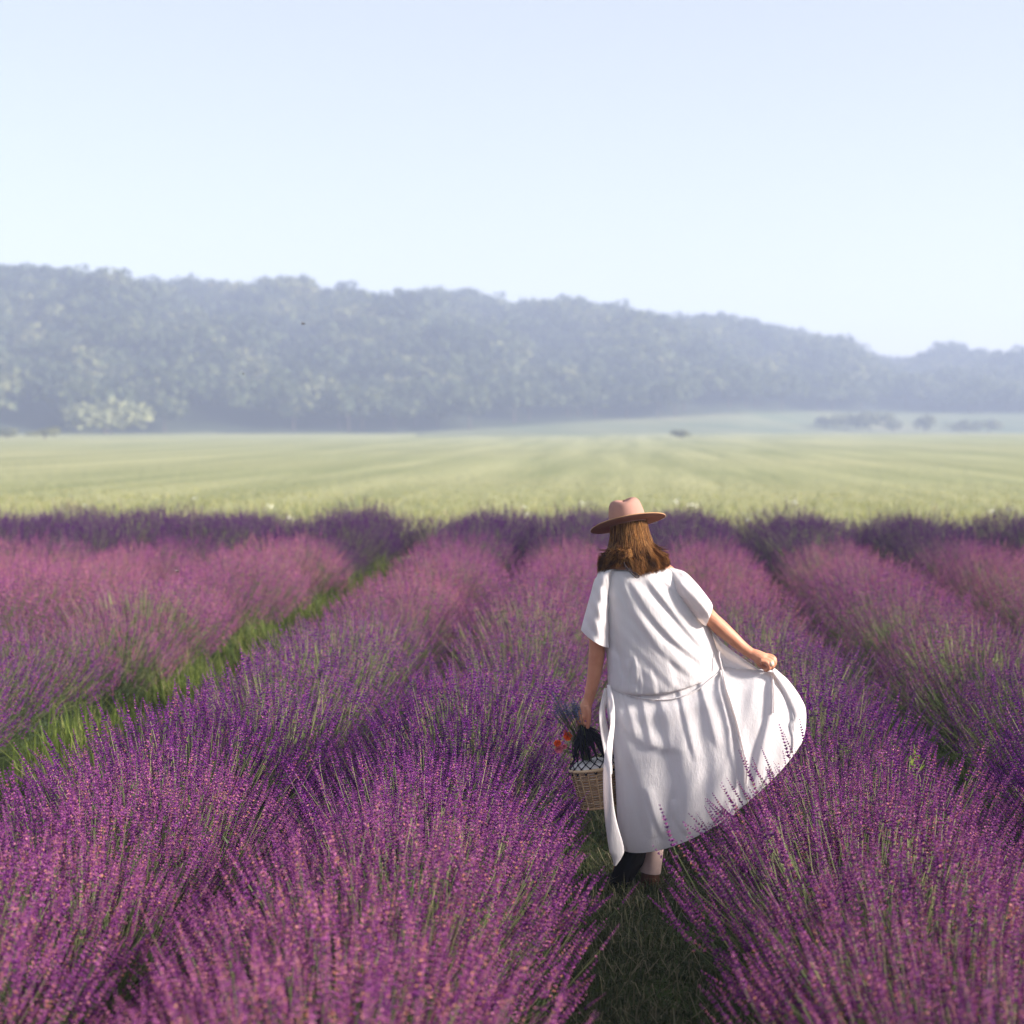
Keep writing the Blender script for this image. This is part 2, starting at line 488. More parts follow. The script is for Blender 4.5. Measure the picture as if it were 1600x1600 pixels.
# trees along the wood's front edge: one by one
def trunk_mesh(h, r, seed):
    r_ = np.random.default_rng(seed)
    paths = [np.stack([np.linspace(0, r_.normal(0, .3), 5), np.linspace(0, r_.normal(0, .3), 5), np.linspace(-0.3, h * 0.7, 5)], 1)]
    rad = [np.linspace(r, r * 0.3, 5)]
    for k in range(5):
        a = r_.uniform(0, 6.28); z0 = h * r_.uniform(.25, .5); L = h * r_.uniform(.2, .35)
        tt = np.linspace(0, 1, 5)
        paths.append(np.stack([np.cos(a) * L * tt, np.sin(a) * L * tt, z0 + L * (tt ** 1.0) * 0.9], 1)); rad.append(np.linspace(r * .45, r * .1, 5))
    v, q = tubes(np.array(paths), np.array(rad), 6)
    return mesh("trunk", v, q, [M['bark']])
trunks = [trunk_mesh(9, 0.25, s) for s in range(3)]
crown_me = []
for k in range(6):
    V, fs, t = crown(rs, 520, 0.17, lobes=10)
    crown_me.append(mesh("crown", V, fs, [M['leaf']], t * 0.8 + 0.1, smooth=False))
fk = np.where(front)[0]
fk = fk[np.argsort(fu[fk])]
for n_, k in enumerate(fk):
    side = "left of the woman" if fu[k] < 930 else "right of the woman"
    if 330 < fu[k] < 730: side = "in its sunlit middle stretch"
    e = empty("edge_tree", fp[k], rs.uniform(0, 6.28), "hazy rounded tree on the wood's lower edge, " + side, "tree", "trees on the wood's lower edge " + side)
    h = rs.uniform(8, 13)
    c_ = obj("crown", crown_me[n_ % 6], e, (0, 0, h * 0.40)); c_.scale = (rs.uniform(4.6, 6.6), rs.uniform(4.6, 6.6), h * 0.58)
    tr = obj("trunk", trunks[n_ % 3], e); tr.scale = (1, 1, h / 9)
print("front trees", len(fk))

def shrub(name, px, py, dist, w, h, label, seed, n=700, size=0.16, group=None, cat="shrub", lobes=10, leaf='leaf'):
    r_ = np.random.default_rng(seed)
    V, fs, t = crown(r_, n, size, lobes=lobes)
    p = at(px, py, dist); x, y = p[0], p[1]
    z = float(max(rise(x, y), hill_z(np.array(x), np.array(y))))
    e = empty(name, (x, y, z), 0, label, cat, group)
    c_ = obj("crown", mesh("crown", V, fs, [M[leaf]], t * 0.6 + (0.55 if leaf == 'leaf' else 0.3), smooth=False), e, (0, 0, h * 0.26)); c_.scale = (w / 2, w / 2, h * 0.62)
    tr = obj("trunk", trunks[seed % 3], e); tr.scale = (.8, .8, h * .6 / 6)
    return e
shrub("round_tree", 172, 672, 318, 14.5, 8.4, "big pale rounded tree standing alone before the wood at far left", 5, 1600, 0.13, cat="tree", lobes=16, leaf='pale_leaf')
shrub("low_shrub", 70, 682, 250, 4.4, 1.9, "small dark bush on the crop field's far edge at left", 6)
shrub("low_shrub", 12, 678, 258, 5.0, 1.6, "low grey-green bush at the photo's left edge beyond the crop field", 7)
shrub("low_shrub", 1064, 668, 262, 3.2, 1.7, "small dark bush alone on the crop field's far edge right of the hat", 8)
for k, (px, w, h) in enumerate([(1290, 7, 4.5), (1322, 8, 6), (1360, 9, 7), (1396, 7, 5.5), (1446, 6, 6.5), (1500, 7, 4), (1545, 8, 4.5)]):
    shrub("meadow_tree", px, 664, 448, w, h, "hazy tree in the broken line across the pale meadow at right", 20 + k, 500, 0.17, "trees in the line across the pale meadow", "tree")

# ------------------------------------------------------------------ grass
def blades(pos, h, w, rs, lean=0.5, tone=None):
    """bent tapering blades: 5 verts, 2 quads-ish"""
    n = len(pos)
    a = rs.uniform(0, 2 * np.pi, n)
    d = np.stack([np.cos(a), np.sin(a), 0 * a], 1)
    s = np.stack([-np.sin(a), np.cos(a), 0 * a], 1)
    L = (rs.uniform(0.1, 1.0, n) ** 1.3 * lean)[:, None] * h[:, None]
    up = np.array([[0, 0, 1.0]])
    hw = w[:, None] / 2
    p1 = pos + up * h[:, None] * 0.55 + d * L * 0.35
    p2 = pos + up * h[:, None] * (1.0 - 0.35 * (L / h[:, None]) ** 2) + d * L
    V = np.stack([pos - s * hw, pos + s * hw, p1 + s * hw * .8, p1 - s * hw * .8, p2], 1)
    o = np.arange(n)[:, None] * 5
    q = o + np.array([[0, 1, 2, 3]]); t3 = o + np.array([[3, 2, 4]])
    tone = rs.uniform(0, 1, n) if tone is None else tone
    return V.reshape(-1, 3), [q, t3], np.repeat(tone, 5)

GAPS = [0.07, -1.4, -2.85, -4.4, -5.9, -7.4, 1.53, 3.02, 4.5]
rs = np.random.default_rng(21)
# trodden path under the woman
n = 52000
x = 0.07 + rs.normal(0, 0.24, n).clip(-.6, .6); y = rs.uniform(3.2, 13, n) ** 1.0
y = 3.2 + (y - 3.2) ** 1.15 / (9.8 ** 0.15)
pos = np.stack([x, y, 0 * x], 1)
h = rs.uniform(0.02, 0.075, n) * (0.8 + 0.5 * np.sin(x * 9 + y * 3) * np.sin(y * 5))
v, f, t = blades(pos, h, rs.uniform(0.003, 0.007, n), rs, 1.5)
tag(obj("path_grass", mesh("path_grass", v, f, [M['grass_dark']], t, smooth=False)), "short trodden dark grass on the path the woman walks", "grass", kind="stuff")
# dry straws lying on the path
n = 1500
x = 0.07 + rs.normal(0, 0.22, n); y = rs.uniform(3.6, 9.5, n)
v, f, t = blades(np.stack([x, y, np.full(n, .02)], 1), rs.uniform(0.05, 0.10, n), rs.uniform(0.003, 0.005, n), rs, 2.6, rs.uniform(.86, 1, n))
tag(obj("dry_straw", mesh("dry_straw", v, f, [M['grass_dark']], t, smooth=False)), "dry straws and stalks lying on the trodden path", "straw", kind="stuff")
# lush grass in the left gap
n = 46000
y = rs.uniform(3.6, 21, n); x = -2.88 + rs.normal(0, 0.30, n)
pos = np.stack([x, y, 0 * x], 1)
h = rs.uniform(0.08, 0.40, n) * np.where(rs.random(n) < .3, 1.2, .8) * (0.75 + 0.55 * np.sin(y * 2.3) * np.cos(y * 5.1 + x * 6))
v, f, t = blades(pos, h, rs.uniform(0.004, 0.010, n), rs, 0.8)
tag(obj("gap_grass", mesh("gap_grass", v, f, [M['grass']], t, smooth=False)), "tall fresh green grass in the wide gap between lavender rows at left", "grass", kind="stuff")
# thin grass in the other gaps
parts = []
for g in GAPS:
    if g in (0.07, -2.85): continue
    n = 5500
    y = rs.uniform(3.0, 22, n); x = g + rs.normal(0, 0.17, n)
    h = rs.uniform(0.08, 0.30, n)
    parts.append(blades(np.stack([x, y, 0 * x], 1), h, rs.uniform(0.004, 0.010, n), rs, 0.8))
v, f, t = join(parts)
tag(obj("row_grass", mesh("row_grass", v, f, [M['grass']], t, smooth=False)), "thin grass in the narrow gaps between the lavender rows", "grass", kind="stuff")
# tall grass behind the lavender
n = 60000
y = 24.2 + 34 * rs.uniform(0, 1, n) ** 1.9; x = rs.uniform(-0.47, 0.40, n) * y
h = rs.uniform(0.10, 0.38, n) * np.clip(0.75 + 0.5 * np.sin(x * .8) * np.sin(x * .33 + y), .5, 1.4) * np.clip(1.15 - (y - 24) / 30, .18, 1)
v, f, t = blades(np.stack([x, y, 0 * x], 1), h, rs.uniform(0.010, 0.022, n), rs, 0.5)
tag(obj("meadow_strip", mesh("meadow_strip", v, f, [M['meadow_grass']], t, smooth=False)), "tall yellow-green grass along the end of the lavender rows", "grass", kind="stuff")
# white wildflowers in it
n = 24
y = 24.3 + 9 * rs.uniform(0, 1, n); x = rs.uniform(-0.45, 0.36, n) * y
hz = rs.uniform(.3, .55, n)
P = np.stack([np.stack([x, y, 0 * x], 1), np.stack([x + .03, y, hz], 1)], 1)
sv, sq = tubes(P, np.full((n, 2), .004), 3)
m_ = 9
k = np.repeat(np.arange(n), m_)
fpz = np.stack([x[k] + .03 + rs.normal(0, .045, n * m_), y[k] + rs.normal(0, .045, n * m_), hz[k] + rs.normal(0, .02, n * m_)], 1)
hv, hf, ht = replicate(np.array([[-1, -1, 0], [1, -1, 0], [1, 1, 0], [-1, 1, 0.]]), [np.array([[0, 1, 2, 3]])], np.zeros(4), frames(norm(rs.normal(0, .6, (n * m_, 3)) + [0, 0, 1])), rs.uniform(.010, .022, n * m_), fpz)
v, f, t = join([(sv, sq, 0.4), (hv, hf, 0.5)])
me = mesh("white_wildflowers", v, f, [M['meadow_grass'], M['white_petal']], t, smooth=False, mat_idx=np.concatenate([np.zeros(len(sq), int), np.ones(len(hf[0]), int)]))
tag(obj("white_wildflowers", me), "scattered white umbels in the tall grass behind the lavender", "wildflowers", kind="stuff")

# ------------------------------------------------------------------ lavender
def spike(rs, K, nf, L, R):
    vs, ts, fs = [], [], []
    o = 0
    for k in range(K):
        u = k / (K - 1)
        z = L * (u ** 0.85)
        if k == 0 and rs.random() < 0.7: z = -L * 0.13
        rk = R * (1.0 - 0.62 * u ** 1.4) * rs.uniform(.85, 1.1) * (0.8 if k == 0 else 1)
        a0 = rs.uniform(0, 6.28)
        wt = rs.uniform(0.1, 0.75)
        for j in range(nf):
            a = a0 + 6.283 * j / nf + rs.normal(0, .12)
            rj = rk * rs.uniform(.75, 1.2)
            up = rk * rs.uniform(.3, .9)
            c, s = math.cos(a), math.sin(a)
            w = rk * 0.46
            zz = z + rs.normal(0, .0012)
            vs += [(c * .15 * rj - s * w * .5, s * .15 * rj + c * w * .5, zz - rk * .15), (c * .15 * rj + s * w * .5, s * .15 * rj - c * w * .5, zz - rk * .15),
                   (c * .12 * rj, s * .12 * rj, zz + rk * .75), (c * rj, s * rj, zz + up)]
            fs += [(o, o + 1, o + 3), (o + 1, o + 2, o + 3), (o + 2, o, o + 3)]
            tt = wt * .6 + rs.uniform(0, .45)
            if rs.random() < 0.12: tt = rs.uniform(.86, 1.0)
            tip = min(1, tt + .12)
            ts += [tt, tt, tt, tip]
            o += 4
    return np.array(vs), [np.array(fs)], np.array(ts)

rs = np.random.default_rng(5)
SPN = [spike(rs, 12, 6, rs.uniform(.115, .16), rs.uniform(.009, .0112)) for _ in range(5)]
SPM = [spike(rs, 7, 5, rs.uniform(.085, .115), .0105) for _ in range(3)]
SPF = [spike(rs, 5, 4, .12, .0135) for _ in range(3)]

def bush_geo(seed, n, spikes, R=0.60, H=0.76, stem_sides=3, leaves=700, tmax=86, stem_w=1.0):
    rs = np.random.default_rng(seed)
    az = rs.uniform(0, 2 * np.pi, n)
    ph = np.arccos(rs.uniform(math.cos(math.radians(tmax)), 1.0, n))
    lumps = 1 + 0.07 * np.sin(az * 3 + seed) + 0.05 * np.sin(az * 5 + seed * 2 + ph * 3)
    shell = np.where(rs.random(n) < 0.72, rs.uniform(.9, 1.05, n), rs.uniform(.66, .9, n)) * lumps
    shell = np.where(rs.random(n) < .04, shell * 1.12, shell)
    rad = norm(np.stack([np.cos(az), np.sin(az), 0 * az], 1))
    tip = rad * (R * np.sin(ph) * shell)[:, None] + np.array([[0, 0, 1.0]]) * (H * (.30 + .70 * np.cos(ph) ** .8) * shell)[:, None]
    d = norm(rad * (np.sin(ph) * .50 + 0.02)[:, None] + np.array([[0, 0, 1.0]]) * (0.55 + .45 * np.cos(ph))[:, None] + rs.normal(0, .10, (n, 3)))
    sc = rs.uniform(.6, 1.18, n)
    L = 0.1 * sc
    p2 = tip - d * L[:, None]
    p0 = rad * (rs.uniform(.02, .16, n))[:, None] + np.array([[0, 0, 1.0]]) * rs.uniform(.05, .22, n)[:, None]
    p1 = p2 - d * (np.linalg.norm(p2 - p0, axis=1) * .45)[:, None]
    tt = np.linspace(0.25, 1, 4)[None, :, None]
    path = (1 - tt) ** 2 * p0[:, None] + 2 * tt * (1 - tt) * p1[:, None] + tt ** 2 * p2[:, None]
    path = np.concatenate([path, (p2 + d * (L * .75)[:, None])[:, None]], 1)
    sv, sq = tubes(path, np.tile(np.array([.0020, .0017, .0015, .0013, .0008]) * stem_w, (n, 1)), stem_sides)
    st = np.repeat(rs.uniform(0, 1, n), 5 * stem_sides)
    # leaf pairs on the lower stems
    m = leaves
    k = rs.integers(0, n, m); u_ = rs.uniform(.1, .75, m)[:, None]
    lp = (1 - u_) ** 2 * p0[k] + 2 * u_ * (1 - u_) * p1[k] + u_ ** 2 * p2[k]
    ld = norm(rs.normal(0, .6, (m, 3)) + np.array([0, 0, 1.0]) + rad[k] * .5)
    lv, lf, lt = replicate(np.array([[-.5, 0, 0], [.5, 0, 0], [.35, .06, .6], [0, 0, 1.0], [-.35, .06, .6]]), [np.array([[0, 1, 2, 3, 4]])], np.zeros(5), frames(ld, rs.uniform(0, 6.28, m)),
                           np.stack([rs.uniform(.004, .008, m), rs.uniform(.01, .02, m), rs.uniform(.03, .06, m)], 1), lp, rs.uniform(0, 1, m))
    # inner mound of leaves
    m2 = leaves
    a2 = rs.uniform(0, 6.28, m2); e2 = np.arccos(rs.uniform(0, 1, m2)); q = rs.uniform(.6, 1, m2)
    mp = np.stack([np.cos(a2) * np.sin(e2) * .34, np.sin(a2) * np.sin(e2) * .34, np.cos(e2) * .36 + .02], 1) * q[:, None]
    mv, mf, mt = replicate(np.array([[-.5, 0, 0], [.5, 0, 0], [.35, .06, .6], [0, 0, 1.0], [-.35, .06, .6]]), [np.array([[0, 1, 2, 3, 4]])], np.zeros(5),
                           frames(norm(mp + rs.normal(0, .2, (m2, 3)) + [0, 0, .2]), rs.uniform(0, 6.28, m2)),
                           np.stack([rs.uniform(.006, .012, m2), rs.uniform(.01, .02, m2), rs.uniform(.05, .10, m2)], 1), mp, rs.uniform(0, .8, m2))
    fo = join([(lv, lf, lt), (mv, mf, mt)])
    # spikes
    parts = []
    w = rs.integers(0, len(spikes), n)
    for j, (V, fs, t) in enumerate(spikes):
        s = w == j
        if not s.any(): continue
        parts.append(replicate(V, fs, t, frames(d[s], rs.uniform(0, 6.28, s.sum())), sc[s], p2[s], rs.normal(0, .07, s.sum())))
    fl = join(parts)
    return dict(flower=mesh("flower_spikes", *fl[:2], [M['flower']], fl[2], smooth=False),
                stem=mesh("stems", sv, sq, [M['stem']], st), leaf=mesh("foliage", *fo[:2], [M['foliage']], fo[2], smooth=False))

near_b = [bush_geo(100 + k, 640, SPN, leaves=900) for k in range(4)]
mid_b = [bush_geo(200 + k, 560, SPM, leaves=600) for k in range(3)]
far_b = [bush_geo(300 + k, 700, SPF, leaves=200, stem_w=.55) for k in range(3)]

# single spikes (stem and flower head) for the nearest bushes
def single_spike(seed):
    rs = np.random.default_rng(seed)
    V, fs, t = SPN[seed % 5]
    z = np.linspace(-.22, .085, 5)
    sv, sq = tubes(np.stack([.02 * (z / .22) ** 2, 0 * z, z], 1)[None], np.array([[.0015, .0014, .0012, .0011, .0007]]), 3)
    v, f, tt = join([(V, fs, t), (sv, sq, .5)])
    nf = len(f[0])
    return mesh("flower_spike", v, f, [M['flower'], M['stem']], tt, smooth=False, mat_idx=np.concatenate([np.zeros(nf, int), np.ones(len(sq), int)]))
SINGLE = [single_spike(k) for k in range(8)]

ROWS = [(-0.73, "in first row left of the path"), (-1.88, "in second row left, before the grassy gap"),
        (-3.84, "in third row left, beyond the grassy gap"), (-5.35, "in fourth row left of the path"),
        (-6.8, "in fifth row left of the path"), (-8.25, "in sixth row left of the path"), (-9.7, "in seventh row left, far left"),
        (0.93, "in first row right of the path"), (2.28, "in second row right of the path"),
        (3.75, "in third row right of the path"), (5.2, "in fourth row right of the path"), (6.7, "in fifth row right, far corner")]

def bloom_at(u, v_, x, y):
    """how far the flowers have faded to pink: fresh violet in the middle distance; set to plain violet at the row ends"""
    b = np.interp(y, [3, 4.6, 5.8, 7.0, 9.0, 11.0, 14, 18.2, 19.4], [.80, .74, .30, .0, .02, .42, .78, .75, .0])
    if y < 18.6: b += 0.12 * math.sin(x * 2.1 + y * .9) + (0.1 if x < -3 and y > 10 else 0)
    return float(np.clip(b + rng.normal(0, .07), 0, 1))

nb = 0
nsingle = 0
for rx, rname in ROWS:
    y = 2.3 + rng.uniform(0, .4)
    while y < 22.6:
        x = rx - (.16 if rx == -3.84 and y < 10.5 else 0) + rng.normal(0, .08 if rx in (-1.88, -3.84) else .05) + (np.interp(y, [8, 10], [0, -.10 * np.sign(rx)]) if abs(rx) < 1 else 0)
        step = 0.50 if y < 9 else (0.56 if y < 16 else 0.50)
        # in view (with a margin for a step to the side)?
        pxx = 980 + F * x / y
        if -60 - F * .75 / y < pxx < 1660 + F * .75 / y and not (y < 2.9 and abs(x) < .2):
            lo = 1.0
            if rx > 0 and rx < 1 and 6.35 < y < 7.3: lo = 0.70     # lower plants under the swept skirt
            if 0 < rx < 1 and 5.55 < y <= 6.35: lo = 0.88
            if abs(rx + .73) < .1 and 6.2 < y < 7.2: lo = 0.86
            kind = near_b if y < 7.6 else (mid_b if y < 12 else far_b)
            g = kind[rng.integers(0, len(kind))]
            bl = bloom_at(0, 0, x, y)
            endz = y > 18.8
            band = "nearest the camera" if y < 5.2 else ("level with the woman" if y < 8 else ("in middle distance" if y < 14 else ("far off" if not endz else "at the far end")))
            look = "deep violet" if bl < .3 else ("purple" if bl < .6 else "pinkish mauve")
            lab = f"{look} lavender bush {rname}, {band}"
            e = empty("lavender_bush", (x, y, 0), rng.uniform(0, 6.28), lab, "lavender bush", f"{look} lavender bushes {rname}, {band}")
            s = rng.uniform(.90, 1.07) * lo
            sx = s * rng.uniform(.96, 1.06) * (1.0 if lo == 1 else 1.1)
            sx *= (1.02 if -2.5 < rx < 0 else 1.08) * (1.14 if endz else 1)
            zs = s * (1.15 if endz else 1) * rng.uniform(.95, 1.05)
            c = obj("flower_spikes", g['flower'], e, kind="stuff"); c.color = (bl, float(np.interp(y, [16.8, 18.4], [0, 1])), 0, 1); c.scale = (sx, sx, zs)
            c = obj("stems", g['stem'], e, kind="stuff"); c.scale = (sx, sx, zs)
            c = obj("foliage", g['leaf'], e, kind="stuff"); c.scale = (sx, sx, zs)
            nb += 1
            if y < 6.3:
                for k in range(34):
                    a = rng.uniform(0, 6.28); p = math.acos(rng.uniform(.1, 1))
                    d = Vector((math.cos(a) * math.sin(p) * .6, math.sin(a) * math.sin(p) * .6, .55 + .45 * math.cos(p))) + Vector(rng.normal(0, .1, 3))
                    sc_ = rng.uniform(.8, 1.25)
                    tipz = .76 * (.30 + .70 * math.cos(p) ** .8) * zs * rng.uniform(.98, 1.12)
                    tp = Vector((math.cos(a) * math.sin(p) * .6 * sx * 1.03, math.sin(a) * math.sin(p) * .6 * sx * 1.03, tipz))
                    d.normalize()
                    o = obj("flower_spike", SINGLE[k % 8], e, tp - d * .1 * sc_)
                    o.rotation_euler = d.to_track_quat('Z', 'Y').to_euler(); o.scale = (sc_,) * 3
                    o.color = (float(np.clip(bl + rng.normal(0, .2), 0, 1)), 0, 0, 1)
                    nsingle += 1
        y += step * rng.uniform(.92, 1.08)
# green weeds growing up through the nearest bushes
wr = np.random.default_rng(31)
for wx_, wy_, wz_, lab in [(.80, 5.15, .48, "bright green leafy weed among mauve spikes, lower right of the woman"), (.42, 5.0, .36, "small green weed at the right edge of the path"), (1.28, 6.9, .60, "green weed in the violet bushes right of the skirt"), (-1.05, 4.5, .50, "green weed among the mauve spikes in the near left row"), (1.35, 4.6, .45, "green weed among the spikes near the photo's lower right corner")]:
    n_ = 46
    k = np.linspace(0, 1, n_)
    base = np.stack([wr.normal(0, .012, n_), wr.normal(0, .012, n_), wz_ * (.45 + .5 * k)], 1)
    dd_ = norm(np.stack([wr.normal(0, 1, n_), wr.normal(0, 1, n_), wr.uniform(.2, 1.1, n_)], 1))
    V_, F_, T_ = replicate(np.array([[0, 0, 0], [.3, .05, .35], [.22, .1, .75], [0, .16, 1.0], [-.22, .1, .75], [-.3, .05, .35]]), [np.array([[0, 1, 2, 3, 4, 5]])], np.zeros(6), frames(dd_, wr.uniform(0, 6.28, n_)), wr.uniform(.025, .05, n_), base, wr.uniform(.4, .85, n_))
    e = empty("weed", (wx_, wy_, 0), 0, lab, "weed", None)
    obj("leaves", mesh("leaves", V_, F_, [M['grass']], T_, smooth=False), e, kind="stuff")
    sv_, sq_ = tubes(np.stack([0 * np.linspace(0, 1, 5), 0 * np.linspace(0, 1, 5), np.linspace(0, wz_, 5)], 1)[None], np.full((1, 5), .003), 5)
    obj("stem", mesh("stem", sv_, sq_, [M['stem']], np.full(len(sv_), .5)), e)
# a cross row closing the ends of the gaps
for hx in [-9.1, -7.6, -6.1, -4.6, -3.05, -2.6, -1.3, 0.0, 0.3, 1.65, 3.0, 4.5, 6.0]:
    side = "left of the hat" if hx < -.3 else ("behind the hat" if hx < .5 else "right of the hat")
    e = empty("lavender_bush", (hx + rng.normal(0, .08), 22.1 + rng.uniform(-.4, .5), 0), rng.uniform(0, 6.28), "dark violet lavender bush closing a row gap at the far end, " + side, "lavender bush", "dark lavender bushes closing the row gaps " + side)
    s_ = rng.uniform(1.1, 1.25); g = far_b[rng.integers(0, 3)]
    for nm, me_ in (("flower_spikes", g['flower']), ("stems", g['stem']), ("foliage", g['leaf'])):
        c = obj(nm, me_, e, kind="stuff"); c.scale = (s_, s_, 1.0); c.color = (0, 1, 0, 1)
print("bushes", nb, "single spikes", nsingle)

# ================================================================== THE WOMAN
GZ0 = 0.0
person = empty("person", tuple(W(1003, 1392, 0.0)[:2]) + (0.0,), 0,
               "person walking away in long white dress and felt hat, holding the skirt out", "person")
ploc = np.array(person.location)
def pobj(name, me, parent=None, kind=None):
    """mesh given in world coordinates, parented to the person"""
    o = bpy.data.objects.new(name, me); col.objects.link(o)
    o.parent = parent or person
    base = ploc if (parent is None or parent is person) else ploc
    if parent is None or parent is person: o.location = -ploc
    if kind: o["kind"] = kind
    return o

def smooth_path(pts, n):
    pts = np.asarray(pts, float)
    t = np.linspace(0, len(pts) - 1, n)
    i = np.clip(t.astype(int), 0, len(pts) - 2); u = (t - i)[:, None]
    p0 = pts[np.maximum(i - 1, 0)]; p1 = pts[i]; p2 = pts[i + 1]; p3 = pts[np.minimum(i + 2, len(pts) - 1)]
    return 0.5 * ((2 * p1) + (-p0 + p2) * u + (2 * p0 - 5 * p1 + 4 * p2 - p3) * u ** 2 + (-p0 + 3 * p1 - 3 * p2 + p3) * u ** 3)

def limb(pts, sides=16, n=40, cap=True):
    """pts rows: px,py,d,radius(m) -> closed tapered tube"""
    s = smooth_path(pts, n)
    P = W(s[:, 0], s[:, 1], s[:, 2])
    R = s[:, 3].copy()
    v, q = tubes(P[None], R[None], sides)
    if cap:
        v = np.concatenate([v, P[:1], P[-1:]])
        a = np.arange(sides); b = (a + 1) % sides
        t1 = np.stack([a * 0 + n * sides, b, a], 1); t2 = np.stack([a * 0 + n * sides + 1, (n - 1) * sides + a, (n - 1) * sides + b], 1)
        return v, [q, np.concatenate([t1, t2])]
    return v, [q]
def ball(c, rad, Rm=None, nu=24, nv=16):
    th = np.linspace(0, np.pi, nv); ph = np.arange(nu) * 2 * np.pi / nu
    T, P_ = np.meshgrid(th, ph, indexing='ij')
    v = np.stack([np.sin(T) * np.cos(P_), np.sin(T) * np.sin(P_), np.cos(T)], -1).reshape(-1, 3) * np.asarray(rad)
    if Rm is not None: v = v @ Rm.T
    i = np.arange(nv - 1)[:, None] * nu + np.arange(nu)[None]
    j = np.arange(nv - 1)[:, None] * nu + (np.arange(nu)[None] + 1) % nu
    q = np.stack([i, j, j + nu, i + nu], -1).reshape(-1, 4)
    return v + np.asarray(c), [q]
# body-frame axes: right in the photo, away from the camera, up
BF = np.stack([rt, fh, np.array([0, 0, 1.0])], axis=1)
def rotm(roll=0, pitch=0, yaw=0):
    """roll: right side up; pitch: far edge down; yaw"""
    r = Matrix.Rotation(-roll, 3, 'Y') ; p = Matrix.Rotation(-pitch, 3, 'X'); y = Matrix.Rotation(yaw, 3, 'Z')
    return BF @ np.array(y @ r @ p)

bp = []
# torso
bp.append(limb([(1010, 1135, .02, .10), (1006, 1105, .02, .142), (1003, 1060, .01, .125), (1000, 1020, .0, .115), (997, 975, .0, .125), (994, 935, .0, .13), (992, 905, .0, .11), (990, 888, .01, .06)], 20, 40))
bp.append(limb([(945, 905, .0, .045), (970, 896, .0, .065), (992, 893, .0, .07), (1025, 896, .0, .065), (1052, 906, .0, .045)], 14, 24))
# neck and head
bp.append(limb([(991, 895, .01, .058), (988, 880, .01, .052), (986, 862, .02, .052), (985, 845, .02, .06)], 16, 20))
HC = W(984, 836, 0.02)
HR = rotm(math.radians(6), math.radians(8), math.radians(-6))
bp.append(ball(HC, (.074, .090, .100), HR))
bp.append(ball(HC + HR @ np.array([0, .03, -.055]), (.056, .062, .062), HR))
# face on the far side: brow, nose, lips, chin, ears, cheeks
for c, r in [((0, .092, -.022), (.011, .017, .024)), ((0, .106, -.034), (.012, .011, .009)), ((.03, .066, -.035), (.026, .022, .024)), ((-.03, .066, -.035), (.026, .022, .024)),
             ((0, .083, -.094), (.022, .018, .018)), ((0, .085, .012), (.045, .012, .012)), ((0, .090, -.066), (.020, .009, .008)), ((.075, .0, -.02), (.008, .016, .028)), ((-.075, .0, -.02), (.008, .016, .028))]:
    bp.append(ball(HC + HR @ np.array(c), r, HR, 14, 10))
# left arm hanging with the basket
bp.append(limb([(945, 906, .0, .047), (940, 940, -.01, .046), (935, 985, -.03, .041), (933, 1012, -.035, .035), (931, 1035, -.035, .0335), (927, 1062, -.03, .029), (921, 1088, -.02, .024), (918, 1098, -.018, .0235)], 18, 40))
# right arm reaching out and back
bp.append(limb([(1052, 906, .0, .047), (1070, 925, -.02, .045), (1092, 948, -.05, .041), (1110, 966, -.07, .034), (1124, 979, -.075, .034), (1142, 995, -.08, .030), (1160, 1011, -.085, .025), (1176, 1023, -.09, .0225)], 18, 40))
# left hand: palm hanging, fingers curled round the net cords
bp.append(limb([(918, 1096, -.018, .023), (915, 1106, -.018, .027), (913, 1116, -.018, .029), (911, 1123, -.018, .024)], 16, 16))
for k, (dx, dd, ln) in enumerate([(-4.5, .026, .95), (-2, .009, 1.05), (1, -.009, 1.0), (3.5, -.024, .85)]):
    x0 = 909 + dx * .6; y0 = 1119
    bp.append(limb([(x0, y0, -.018 + dd, .0105), (x0 - 2.5, y0 + 6 * ln, -.018 + dd, .0098), (x0 + .5, y0 + 12.5 * ln, -.014 + dd, .0090), (x0 + 5.5, y0 + 14.5 * ln, -.010 + dd, .0083), (x0 + 8.5, y0 + 11 * ln, -.008 + dd, .0072)], 10, 16))
bp.append(limb([(917, 1103, -.038, .013), (920, 1112, -.046, .0115), (920, 1122, -.046, .0105), (919, 1132, -.040, .0095), (918, 1138, -.036, .0078)], 10, 16))
# right hand: back of the hand up, fingers closed over the cloth
bp.append(limb([(1174, 1021, -.09, .0225), (1181, 1024, -.092, .026), (1189, 1028, -.094, .028), (1196, 1031, -.094, .026)], 16, 16))
for k, (dx, dy, dd, ln) in enumerate([(6, -7.5, .012, 1.0), (4.5, -3, -.008, 1.02), (1, 2.5, -.022, .95), (-4, 6, -.03, .78)]):
    x0 = 1195 + dx * .7; y0 = 1029 + dy * .7; dd -= .094
    bp.append(limb([(x0 - 4, y0, dd, .0110), (x0 + 5.5 * ln, y0 + 1.5, dd - .004, .0103), (x0 + 11 * ln, y0 + 6, dd - .008, .0095), (x0 + 11.5 * ln, y0 + 11.5, dd - .004, .0088), (x0 + 6 * ln, y0 + 14, dd + .004, .0080), (x0 + 1.5, y0 + 12, dd + .012, .0070)], 10, 18))
bp.append(limb([(1181, 1030, -.085, .013), (1187, 1038, -.082, .0125), (1194, 1043, -.086, .0108), (1202, 1044, -.092, .0095), (1207, 1043, -.096, .0078)], 10, 16))
